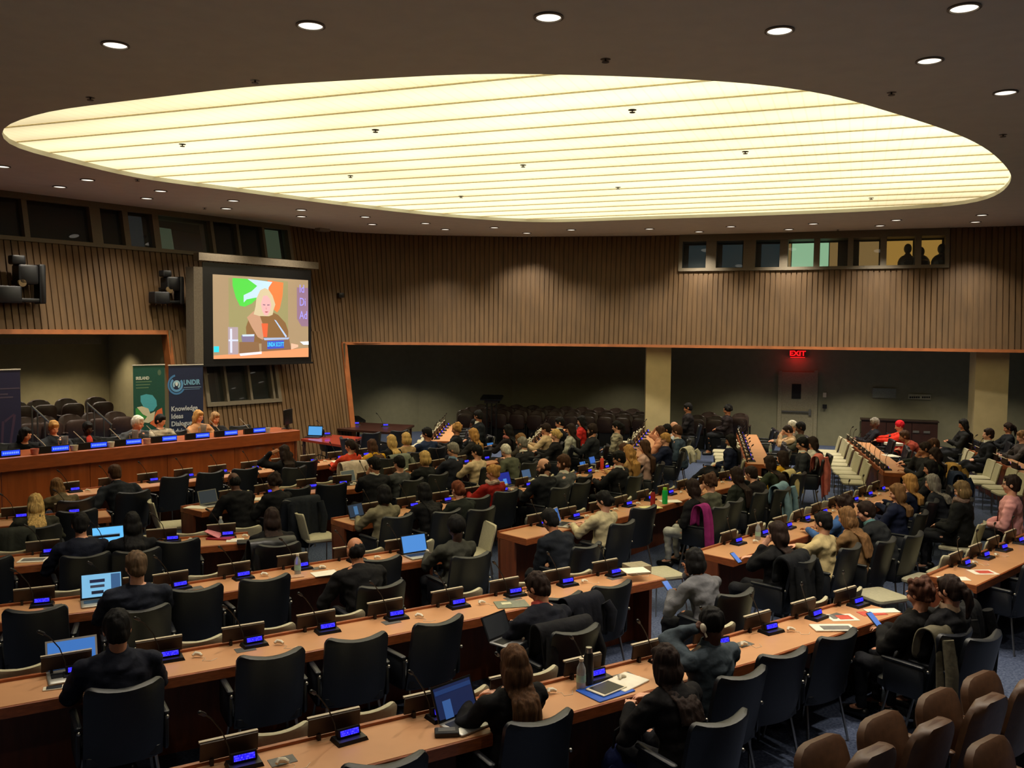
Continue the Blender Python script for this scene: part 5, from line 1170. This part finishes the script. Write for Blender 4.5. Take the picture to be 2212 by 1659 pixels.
for i, (u, v, c_, lab) in enumerate([(75, 978, (214, 130, 112), 'pinkish cup of papers on the rostrum near its left end'), (317, 954, (222, 170, 150), 'pale pink cup on the rostrum before the white-haired speaker'), (239, 963, (226, 220, 204), 'white folded card on the rostrum before the coral top speaker'), (160, 968, (206, 196, 176), 'white saucer on the rostrum before the tied-up blond speaker'), (577, 931, (206, 200, 190), 'small white cup near the right end of the rostrum')]):
    q = ron(u, v, .1); k = MB(); k.lathe([(.001, 0), (.05, 0), (.065, .09), (.06, .09), (.045, .01)], n=12); o = k.obj('cup', mat('cup_%d' % i, c_, .5), label=lab, cat='cup'); o.location = (q.x, q.y, 1.26)
q = ron(622, 915, .35); r_ = thing('desktop_monitor', 'black monitor at the right end of the rostrum', 'monitor', (q.x, q.y, 1.26), sa + R(30)); MB().rbox((0, 0, .24), (.42, .03, .3), .01).obj('screen_panel', M['plastic'], r_); MB().box((0, .02, .06), (.06, .04, .12)).obj('stand', M['plastic'], r_); MB().box((0, .02, .006), (.2, .16, .012)).obj('base', M['plastic'], r_)
for i, u in enumerate((255, 395, 535)):      # empty chair backs behind the rostrum
    q = ron(u, 930, .95); place(dch, Vector((q.x, q.y, .36)), math.atan2(-NV.y, -NV.x) - PI / 2, 'empty dark armchair behind the rostrum, %s from the left' % ORD[i])
# ---- staff tables right of the rostrum
def table(name, pts, z, m_, lab, legs=True):
    r_ = thing(name, lab, 'table', (0, 0, 0)); P_ = [at(u, v, z) for u, v in pts]; k = MB(); k.loft([[Vector((p.x, p.y, zz)) for p in P_] for zz in (z - .05, z)]); k.obj('tabletop', m_, r_, smooth=False); c_ = sum(P_, Vector()) / 4
    for p in P_: q = p.lerp(c_, .1); MB().box((q.x, q.y, (z - .05) / 2), (.06, .06, z - .05)).obj('leg', M['dwood'], r_, smooth=False)
    return r_
table('staff_table', [(650, 948), (742, 962), (782, 944), (705, 938)], .75, M['red'], 'small red-brown table with a laptop right of the rostrum')
table('rear_table', [(728, 926), (858, 935), (895, 918), (770, 912)], .78, M['dwood'], 'dark wooden table with blue lights left of the far rows')
table('rear_side_table', [(725, 910), (790, 908), (775, 898), (728, 899)], .8, M['plastic'], 'black low table with equipment at the foot of the trim')
for u, v, dg_, lab in ((715, 935, -60, 'blue-grey chair behind the small red-brown table'), (770, 958, -60, 'dark chair at the right end of the red-brown table'), (790, 945, 40, 'dark chair before the dark wooden table'), (850, 940, 40, 'dark chair at the right of the dark wooden table')):
    q = at(u, v, .8); place(dch, Vector((q.x, q.y, 0)), R(dg_), lab, skip=())
for u, v, lab in ((707, 941, 'microphone console with blue light on the small red-brown table'), (770, 918, 'microphone console on the dark wooden table, left of two'), (833, 922, 'microphone console on the dark wooden table, right of two')): place(con, at(u, v, .78), R(20), lab)
# lectern silhouette, cabinet
r__ = alc(1062, 3.4); q = r__[0]; zt = HC - (853 - 714.6) * q.y / F; r_ = thing('lectern', 'black lectern on slim posts standing in the dark alcove', 'lectern', (q.x, q.y, 0), R(-10))
k = MB(); k.rbox((0, 0, zt - .08), (.62, .42, .05), .04, rotx(R(14)), axis=2); k.obj('reading_top', M['plastic'], r_); k = MB(); k.box((0, .05, zt - .18), (.4, .3, .12)); k.obj('shelf', M['plastic'], r_, smooth=False)
for s in (-.14, .0, .14): MB().box((s, 0, (zt - .15) / 2), (.035, .05, zt - .15)).obj('post', M['plastic'], r_, smooth=False)
MB().box((0, 0, .02), (.5, .4, .04)).obj('base', M['plastic'], r_, smooth=False)
a, b_ = BWp(1860, 903) + bn * .6, BWp(2022, 912) + bn * .6; w_ = (v2(b_) - v2(a)).length; zt = a.z; cab = thing('credenza', 'dark wooden cabinet against the alcove wall behind the red hat', 'cabinet', (a.x, a.y, 0), ba)
MB().box((w_ / 2, .28, zt / 2), (w_, .45, zt)).obj('carcass', M['dwood'], cab, smooth=False); MB().box((w_ / 2, .26, zt + .012), (w_ + .06, .5, .025)).obj('cabinet_top', M['board'], cab, smooth=False)
for i in range(3): MB().box((w_ * (i + .5) / 3, .045, zt / 2), (w_ / 3 - .02, .02, zt - .1)).obj('door', M['dwood'], cab, smooth=False)
for i, x in enumerate((.72, .86)): k = MB(); k.box((w_ * x, .02, zt * .68), (.16, .01, .06)); k.obj('pale_label', M['grey'], cab, smooth=False)
# ---- laptops
def laptop(u, v, key, lab, scr_c, w_=.33, body=(170, 168, 160), bez=(24, 24, 26), n=.17, yaw=0, tilt=18, pic=True, nm='laptop', lidh=None):
    r0 = ROWS[key] if key in ROWS else None
    q = at(u, v, .753); d, nn = r0.proj(q); a = r0.ang(d) + R(yaw); r_ = thing(nm, lab, 'laptop', (q.x, q.y, .754), a)
    h_ = lidh or w_ * .66; bm_ = mat('laptop_%02x%02x%02x' % body, body, .35, .6, var=.03); bz = mat('bezel_%02x%02x%02x' % bez, bez, .35, var=.03)
    MB().rbox((0, 0, .008), (w_, .22, .016), .012, axis=2).obj('base', bm_, r_); k = MB(); k.box((0, .03, .017), (w_ * .86, .1, .002)); k.obj('keyboard', M['plastic'], r_, smooth=False)
    Rt = rotx(R(-tilt)); c_ = Vector((0, .11, .014)) + Rt @ Vector((0, 0, h_ / 2)); k = MB(); k.box(c_, (w_, .008, h_), Rt); lid = k.obj('lid', bz, r_, smooth=False)
    k = MB(); k.box(c_ + Rt @ Vector((0, -.005, .002)), (w_ * .92, .003, h_ * .86), Rt); k.obj('display', glow('screen_%02x%02x%02x' % scr_c, scr_c, 1.0), lid, smooth=False)
    if pic:
        for x, z, a_, b2, c2_ in pic if isinstance(pic, list) else []:
            k = MB(); k.box(c_ + Rt @ Vector((x * w_, -.0075, z * h_)), (a_ * w_, .002, b2 * h_), Rt); k.obj('window_on_display', glow('screen_%02x%02x%02x' % c2_, c2_, 1.0), lid, smooth=False)
    return r_
bl = (74, 150, 214)
laptop(160, 1462, 'A2', 'open laptop with plain blue page by the navy suit person', (60, 112, 184), w_=.34, bez=(200, 198, 190))
laptop(222, 1303, 'A3', 'open laptop showing a webpage with photos, left desk three', (120, 180, 218), w_=.36, pic=[(-.1, .18, .35, .12, (24, 30, 60)), (-.1, -.02, .33, .1, (50, 54, 70)), (-.1, -.25, .28, .12, (20, 26, 44)), (.33, .0, .22, .8, (52, 88, 130))])
laptop(238, 1187, 'A4', 'laptop with bright sky-blue screen between two dark-haired people', (96, 186, 246), w_=.35)
laptop(462, 1092, 'B5', 'laptop with dark screen at the left end of its desk', (34, 42, 48), w_=.3, n=.2, bez=(120, 120, 110))
laptop(1104, 1387, 'A2', 'black laptop with dark screen before the person with glasses', (20, 22, 24), w_=.3, body=(150, 150, 152), yaw=18, tilt=25)
laptop(1016, 1564, 'A1', 'laptop with dim navy screen by the long-haired typist', (18, 30, 66), w_=.34, yaw=14, tilt=22, pic=[(-.22, -.2, .2, .5, (50, 84, 140)), (0, .3, .9, .12, (26, 50, 96))])
laptop(908, 1202, 'A3', 'laptop with blue page before the olive-grey blazer', (70, 132, 206), w_=.32)
laptop(785, 1122, 'B4', 'small laptop with dark screen before the beige-grey sweater', (30, 44, 60), w_=.28, pic=[(0, 0, .25, .6, (60, 100, 140))], yaw=12)
laptop(765, 1045, 'B5', 'tilted white-edged laptop with grey screen', (62, 66, 58), w_=.3, bez=(190, 186, 170))
laptop(1103, 1053, 'B4', 'laptop with royal blue screen before the bald bearded person', (22, 34, 130), w_=.34, pic=[(.05, -.2, .25, .4, (70, 130, 210))])
laptop(1150, 1037, 'B4', 'tablet with slate blue screen behind the bald bearded person', (60, 84, 116), w_=.24, nm='tablet_computer')
laptop(1220, 1135, 'B3', 'white laptop with blue page before the cream top', (50, 88, 150), w_=.3, bez=(196, 192, 180), yaw=20, pic=[(0, 0, .6, .8, (60, 104, 168))])
laptop(1272, 1015, 'B4', 'small dark tablet with light blue page, left of two tablets', (50, 104, 180), w_=.2, nm='tablet_computer')
laptop(1292, 1004, 'B4', 'blue tablet standing up, right of two tablets', (58, 98, 176), w_=.2, nm='tablet_computer', bez=(58, 98, 176))
laptop(1070, 973, 'B5', 'tablet with blue screen at the end of the middle desk', (48, 104, 164), w_=.22, nm='tablet_computer')
q = at(677, 944, .76); r_ = thing('laptop', 'laptop with bright blue screen on the small red-brown table', 'laptop', (q.x, q.y, .752), R(-10))
MB().rbox((0, 0, .01), (.36, .24, .02), .01, axis=2).obj('base', M['plastic'], r_); k = MB(); k.box((0, .12, .14), (.36, .01, .24), rotx(R(-10))); k.obj('lid', M['plastic'], r_, smooth=False); k = MB(); k.box((0, .112, .14), (.33, .004, .2), rotx(R(-10))); k.obj('display', glow('screen_4a96d6', bl, 1.0), r_, smooth=False)
# ---- papers, folders, phones, bottles
def flat(name, u, v, key, lab, cat, w_, d_, m_, yaw=0, th=.003, z=.753, deco=None):
    q = at(u, v, z); a = (ROWS[key].ang(ROWS[key].proj(q)[0]) if key else 0) + R(yaw); k = MB(); k.rbox((0, 0, th / 2), (w_, d_, th), min(.008, th), axis=2) if th > .004 else k.box((0, 0, th / 2), (w_, d_, th)); o = k.obj(name, m_, label=lab, cat=cat, smooth=False); o.location = (q.x, q.y, z); o.rotation_euler = (0, 0, a)
    for x, y, a_, b2, mm in deco or []: k = MB(); k.box((x * w_, y * d_, th + .0008), (a_ * w_, b2 * d_, .0012)); k.obj('printed_area', mm, o, smooth=False)
    return o
RP, GP, BP = mat('print_red', (196, 76, 58), .7), mat('print_grey', (110, 108, 104), .7), mat('print_blue', (24, 84, 190), .5)
flat('tablet', 1310, 1488, 'A1', 'white tablet with black screen lying on the blue folder', 'tablet', .25, .17, M['white'], 10, .01, .762, [(0, 0, .82, .88, M['plastic'])]); flat('folder', 1308, 1493, 'A1', 'blue folder under the white tablet on the nearest desk', 'folder', .34, .25, BP, 4, .008)
flat('notepad', 1350, 1475, 'A1', 'open white notepad beside the tablet', 'notepad', .3, .22, M['paper'], 14, .012, .7535)
flat('phone', 117, 1487, 'A2', 'white phone lying at the left end of second desk', 'phone', .14, .07, M['white'], -8, .008, .753, [(0, 0, .7, .86, M['plastic'])])
flat('wallet', 965, 1587, 'A1', 'thick dark pouch with a card on top near the laptop', 'pouch', .15, .09, M['plastic'], -25, .03, .753, [(0, .1, .7, .6, M['grey'])])
flat('magazine', 1105, 1306, 'A2', 'green-grey magazine lying left of the glasses person', 'magazine', .3, .21, mat('print_olive', (120, 124, 104), .6), -22, .008, .753, [(-.15, .1, .3, .3, mat('print_pale', (200, 196, 160), .6))])
flat('newspaper', 1800, 1358, 'A1', 'folded newspaper with dark photo at the desk edge', 'newspaper', .36, .17, M['paper'], -34, .014, .753, [(.05, -.1, .7, .6, GP)])
flat('flyer', 1818, 1334, 'A1', 'white flyer with red print, right half of nearest desk', 'flyer', .25, .19, M['paper'], -30, .002, .753, [(.1, 0, .5, .6, RP), (-.3, .1, .15, .6, GP)])
flat('red_leaflet', 1884, 1325, 'A1', 'red leaflet under white sheets near the desk end', 'leaflet', .24, .12, RP, -25); flat('paper_sheets', 1905, 1320, 'A1', 'white sheets fanned near the right end of nearest desk', 'paper', .3, .12, M['paper'], -30, .006)
flat('flyer', 2123, 1236, 'B1', 'white flyer with red print on the right edge desk', 'flyer', .26, .19, M['paper'], -40, .002, .753, [(.05, 0, .6, .6, RP)]); flat('paper_sheet', 2060, 1250, 'B1', 'white sheet at the front corner of right edge desk', 'paper', .3, .14, M['paper'], -45)
flat('paper_sheets', 702, 1239, 'A3', 'cream paper sheets overhanging the third desk', 'paper', .26, .18, M['paper'], -5, .006); flat('notebook', 637, 1246, 'A3', 'thin notebook under the water bottle on third desk', 'notebook', .17, .1, mat('print_pinkish', (190, 150, 120), .6), -12, .01)
flat('magazine', 72, 1210, 'A4', 'magazine with dark photo at the left end of fourth desk', 'magazine', .28, .2, M['paper'], -20, .006, .753, [(0, 0, .8, .6, GP)])
r_ = flat('red_folder', 478, 1163, 'A4', 'crimson folder propped open at the end of its desk', 'folder', .3, .2, mat('print_crimson', (150, 26, 44), .6), -30, .02); k = MB(); k.box((-.08, .02, .05), (.22, .18, .006), roty(R(24))); k.obj('folder_cover', mat('print_pink', (214, 130, 140), .6), r_, smooth=False)
flat('paper_sheets', 508, 1168, 'A4', 'white sheets beside the crimson folder', 'paper', .2, .16, M['paper'], -10, .01)
flat('dark_folder', 533, 1172, 'A4', 'dark folder at the right corner of the fourth desk', 'folder', .22, .18, M['plastic'], -8, .02)
flat('paper_sheets', 425, 1096, 'B5', 'white sheets beside the dark laptop at the desk corner', 'paper', .3, .2, M['paper'], -60, .006); flat('open_book', 555, 1080, 'B5', 'open white book between the two dark-haired people', 'book', .3, .2, M['paper'], -40, .02)
flat('paper_sheets', 1405, 1097, 'B3', 'pale yellow pad at the edge near the red bottle', 'notepad', .3, .2, mat('pad_yellow', (222, 214, 150), .7), -30, .01); flat('paper_sheets', 1448, 1083, 'B3', 'white sheets right of the green bottle', 'paper', .3, .2, M['paper'], -40, .004)
flat('paper_sheets', 1626, 1031, 'B3', 'bright white sheets before the olive jacket', 'paper', .3, .22, M['paper'], -30, .01); flat('book', 1375, 1237, 'A2', 'thick grey-beige book pile end of the second desk', 'book', .24, .2, mat('book_grey', (150, 140, 112), .8), -12, .09)
flat('paper_sheets', 1372, 1233, 'A2', 'tilted pages on top of the thick book', 'paper', .26, .2, M['paper'], -20, .008, .845); flat('paper_sheet', 700, 941, 'B6', 'white sheets on the small red-brown table', 'paper', .3, .2, M['paper'], 20, .004, .753)
flat('paper_sheets', 735, 998, 'B6', 'white papers before the orange-red sweater', 'paper', .3, .2, M['paper'], -20, .02); flat('paper_sheets', 790, 985, 'B6', 'white papers before the mustard yellow top', 'paper', .3, .22, M['paper'], -40, .01)
flat('paper_sheets', 1040, 1084, 'B4', 'white card beside the red-brown bun person', 'paper', .2, .1, M['paper'], -30); flat('paper_sheets', 1930, 962, 'C2', 'tilted white document pad on the far right desk', 'paper', .3, .3, M['paper'], 20, .06); flat('paper_sheets', 1925, 985, 'C2', 'white and green papers on the far right desk', 'paper', .35, .25, M['paper'], 20, .01)
flat('phone', 1370, 1157, None, 'x', 'phone', .1, .1, M['plastic']).hide_render = False; bpy.data.objects.remove(bpy.data.objects[-1]) if 0 else None
for o in [o for o in COL.objects if o.get('label') == 'x' and o.name.startswith('phone')]: bpy.data.objects.remove(o)
def cyl(name, u, v, key, lab, prof, m_, capc=None, z=.753, parts=()):
    q = at(u, v, z); r_ = thing(name, lab, 'bottle', (q.x, q.y, z)); MB().lathe(prof, n=18).obj('bottle_body', m_, r_)
    for nm, pf_, mm in parts: MB().lathe(pf_, n=18).obj(nm, mm, r_)
WB = [(.001, 0), (.031, 0), (.033, .01), (.033, .13), (.03, .15), (.014, .185), (.014, .2)]
lblm = mat('bottle_label', (150, 190, 170), .5); wcap = [('cap', [(.016, .195), (.016, .215), (.001, .216)], M['white']), ('label_band', [(.0335, .05), (.034, .05), (.034, .1), (.0335, .1)], lblm)]
pw = mat('water_bottle_plastic', (196, 204, 204), .12, trans=.5, var=.03)
for u, v, lab in ((1255, 1487, 'small clear water bottle left of the black flask'), (643, 1241, 'clear water bottle standing on the third desk'), (477, 1154, 'clear water bottle behind the crimson folder'), (1637, 1166, 'clear water bottle on the middle block nearest desk'), (573, 1009, 'pale bottle before the raised hand on front desk'), (1664, 980, 'small clear bottle on the far desk with many microphones'), (1560, 1034, 'clear bottle beside the curly brown-haired person')): cyl('water_bottle', u, v, None, lab, WB, pw, parts=wcap)
cyl('flask', 1271, 1478, None, 'tall black flask with steel cap on the nearest desk', [(.001, 0), (.035, 0), (.036, .01), (.036, .2), (.026, .23), (.001, .231)], M['plastic'], parts=[('steel_cap', [(.001, .27), (.022, .268), (.025, .23), (.024, .229)], M['chr'])])
cyl('drink_bottle', 1410, 1092, None, 'red metal bottle on the middle block second desk', [(.001, 0), (.035, 0), (.036, .17), (.022, .2), (.001, .201)], mat('bottle_red', (150, 36, 34), .4), parts=[('cap', [(.018, .2), (.018, .235), (.001, .236)], M['plastic'])])
cyl('drink_bottle', 1436, 1088, None, 'bright green bottle right of the red metal bottle', [(.001, 0), (.04, 0), (.042, .18), (.036, .2), (.001, .201)], mat('bottle_green', (30, 190, 84), .3, var=.1), parts=[('cap', [(.03, .2), (.032, .235), (.001, .238)], mat('cap_lime', (150, 214, 60), .4))])
cyl('drink_bottle', 1300, 1014, None, 'orange-red bottle beside the blue tablet', [(.001, 0), (.034, 0), (.036, .19), (.02, .21), (.001, .211)], mat('bottle_orange', (220, 70, 44), .4), parts=[('cap', [(.018, .21), (.018, .24), (.001, .241)], M['white'])])
# phones in hands
for key_, lab in (('curly auburn-brown', 'phone with blue screen held by the curly-haired person'), ('light grey hoodie', 'pale phone held by the grey hoodie person'), ('cheek on hand', 'phone held by the cheek-on-hand person')):
    for o, p, loc, rz, row_ in PEOPLE:
        if key_ in row_[9]:
            q = loc + rotz(rz) @ (Vector((0, .4, .83)) if 'curly' in key_ else Vector((-.14, .42, .83))); k = MB(); k.rbox((0, 0, 0), (.075, .009, .15), .012, rotx(R(-50))); ph = k.obj('phone', M['plastic'], label=lab, cat='phone'); ph.location = q; ph.rotation_euler = (0, 0, rz); k = MB(); k.box((0, -.004, .006), (.066, .004, .128), rotx(R(-50))); k.obj('phone_display', glow('screen_5078c8', (80, 120, 200), .9), ph, smooth=False)
# microphones standing near the aisle head
# ---- coats over chair backs
def coat(u, v, z, ang, lab, col, w_=.52, L_=.6, name='coat', puff=False, m_=None, L2=.25):
    q = at(u, v, z); k = MB(); rows_ = []; nx = 17; rr_ = random.Random(int(u)); ph = rr_.uniform(0, 6)
    prof = [(.09, -L2), (.085, -L2 / 2), (.075, -.02), (.04, .03), (-.02, .035), (-.07, .0), (-.095, -L_ * .3), (-.11, -L_ * .65), (-.12, -L_)]
    for i, (y, zz) in enumerate(prof):
        r_ = []
        for j in range(nx):
            s = -1 + 2 * j / (nx - 1); fold = .018 * math.sin(s * 9 + ph) + .01 * math.sin(s * 21 + ph * 2); dn = min(1, abs(zz) / .15)
            ww = w_ / 2 * (1 + .08 * dn * math.sin(ph + i)); yy = y + (fold * dn + .05 * s * s) * (1 if y > 0 else 1); z3 = zz + (.03 * math.sin(s * 4 + ph) if i in (0, 8) else 0) - .02 * s * s
            r_.append(Vector((s * ww, yy, z3)))
        rows_.append(r_)
    n = len(prof); vs = [p for r_ in rows_ for p in r_]; fs = [(i * nx + j, i * nx + j + 1, (i + 1) * nx + j + 1, (i + 1) * nx + j) for i in range(n - 1) for j in range(nx - 1)]
    me = bpy.data.meshes.new(name); me.from_pydata(vs, [], fs); me.materials.append(m_ or fabric(col)); me.polygons.foreach_set('use_smooth', [True] * len(me.polygons)); o = bpy.data.objects.new(name, me); COL.objects.link(o); o.location = (q.x, q.y, z); o.rotation_euler = (0, 0, R(ang))
    s_ = o.modifiers.new('sub', 'SUBSURF'); s_.levels = 2; s_.render_levels = 2; t__ = o.modifiers.new('sol', 'SOLIDIFY'); t__.thickness = .03 if puff else .014
    if puff:
        tx = bpy.data.textures.new('w', 'CLOUDS'); tx.noise_scale = .12; d_ = o.modifiers.new('d', 'DISPLACE'); d_.texture = tx; d_.strength = .04
    tag(o, lab, 'coat')
    for s in ((-1, 1) if name == 'coat' else ()):
        kk = MB(); kk.tube([(s * w_ * .4, -.1, -.04), (s * w_ * .46, -.15, -L_ * .4), (s * w_ * .4, -.15, -L_ * .95)], [.045, .05, .04], 10); sl_ = kk.obj('sleeve', m_ or fabric(col), o)
    return o
coat(1222, 1348, .93, 34, 'dark charcoal coat over the chair behind the glasses person', (24, 24, 28), L_=.5)
coat(1262, 1292, .93, 40, 'navy-black jacket bundled over a chair at second desk', (18, 20, 30), w_=.42, L_=.3)
coat(2036, 1355, .95, 44, 'long grey-beige coat hanging over a chair at the aisle', (104, 98, 80), w_=.4, L_=.72)
coat(2090, 1312, .95, 46, 'black coat hanging over the chair behind the long beige one', (18, 18, 19), w_=.5, L_=.62)
coat(1722, 1204, .95, 50, 'black quilted puffer jacket over a chair', (20, 22, 26), L_=.55, puff=True)
coat(1522, 1094, .95, 52, 'magenta scarf hanging down a dark chair back', (140, 40, 104), w_=.2, L_=.6, name='scarf')
coat(1690, 1048, .95, 58, 'light blue denim jacket over a chair', (120, 150, 164), L_=.6)
coat(1707, 1018, .95, 60, 'cream jacket over the chair beside the denim one', (214, 196, 140), w_=.4, L_=.4)
coat(1770, 985, .98, 66, 'salmon pink coat hanging over a chair in the far aisle', (222, 122, 106), w_=.42, L_=.72)
coat(1488, 968, .98, 60, 'white and black jacket over a chair below the column', (206, 200, 178), w_=.35, L_=.25)
coat(655, 1078, .93, 44, 'dark charcoal coat over a chair beside dark curly hair', (30, 34, 40), L_=.62)
coat(590, 1168, .93, 34, 'black leather jacket over the chair past the crimson folder', (20, 20, 22), L_=.45, m_=mat('leather_jacket', (22, 22, 24), .35, bump=.3))
coat(765, 1000, .93, 44, 'pale pinkish cardigan over the chair behind orange-red sweater', (196, 178, 160), L_=.35)
coat(864, 985, .93, 44, 'grey-green hooded coat over a chair in the front row', (110, 114, 100), w_=.45, L_=.35)
coat(20, 1148, .93, 34, 'dark olive coat over a chair at the left edge', (44, 46, 40), L_=.45)
coat(2062, 1005, .95, 76, 'tan jacket over a chair in the right block', (176, 136, 70), w_=.42, L_=.3)
coat(2072, 1024, .95, 76, 'navy jacket over a chair under the tan one', (34, 44, 66), w_=.4, L_=.4)
# ---- bags
def bag(u, v, z, sz, col, lab, hcol=(20, 20, 22), name='bag', handle=True, zb=None):
    q = at(u, v, z); r_ = thing(name, lab, 'bag', (q.x, q.y, zb if zb is not None else z - sz[2] / 2), R(20)); k = MB(); k.ell((0, 0, sz[2] * .48), (sz[0] / 2, sz[1] / 2, sz[2] * .5)); k.rbox((0, 0, sz[2] * .3), (sz[0] * .9, sz[1] * .8, sz[2] * .6), .04); k.obj('bag_body', fabric(col), r_)
    if handle: MB().tube([(-sz[0] * .3, 0, sz[2] * .8), (-sz[0] * .25, 0, sz[2] * 1.25), (0, 0, sz[2] * 1.4), (sz[0] * .25, 0, sz[2] * 1.25), (sz[0] * .3, 0, sz[2] * .8)], .01, 6).obj('handle', fabric(hcol), r_)
bag(1355, 1598, .52, (.36, .2, .3), (30, 40, 84), 'blue bag beneath the nearest desk beside the dark-haired writer', zb=.22)
bag(345, 1188, .68, (.26, .14, .18), (40, 38, 34), 'black handbag with round handle hooked on a chair', zb=.56)
bag(1152, 1120, .58, (.26, .16, .16), (120, 118, 112), 'small grey bag on the chair at desk corner', zb=.48, handle=False)
bag(690, 1003, .2, (.5, .3, .3), (30, 30, 32), 'black bags under the small red-brown table', zb=0)
bag(2015, 1500, .3, (.3, .2, .3), (70, 62, 48), 'olive bag on the floor below the beige coat', zb=0)
# ---- an earphone with cord on the floor-level shelf, bottom right
q = at(2135, 1640, .5); place(ep, q, 1.0, 'white earpiece hanging at the bottom right corner')
print('OBJECTS', len(COL.objects))
for t_ in (dch, cch, con, nb, ep, br, da, jug, rsn, dl, sp):
    if t_.get('label') == 'x': print('unplaced', t_.name)
try: sc.cycles.max_bounces = 4; sc.cycles.use_adaptive_sampling = True; sc.cycles.adaptive_threshold = .04; sc.cycles.transparent_max_bounces = 8; sc.cycles.sample_clamp_indirect = 4; sc.cycles.caustics_reflective = False; sc.cycles.caustics_refractive = False
except Exception: pass
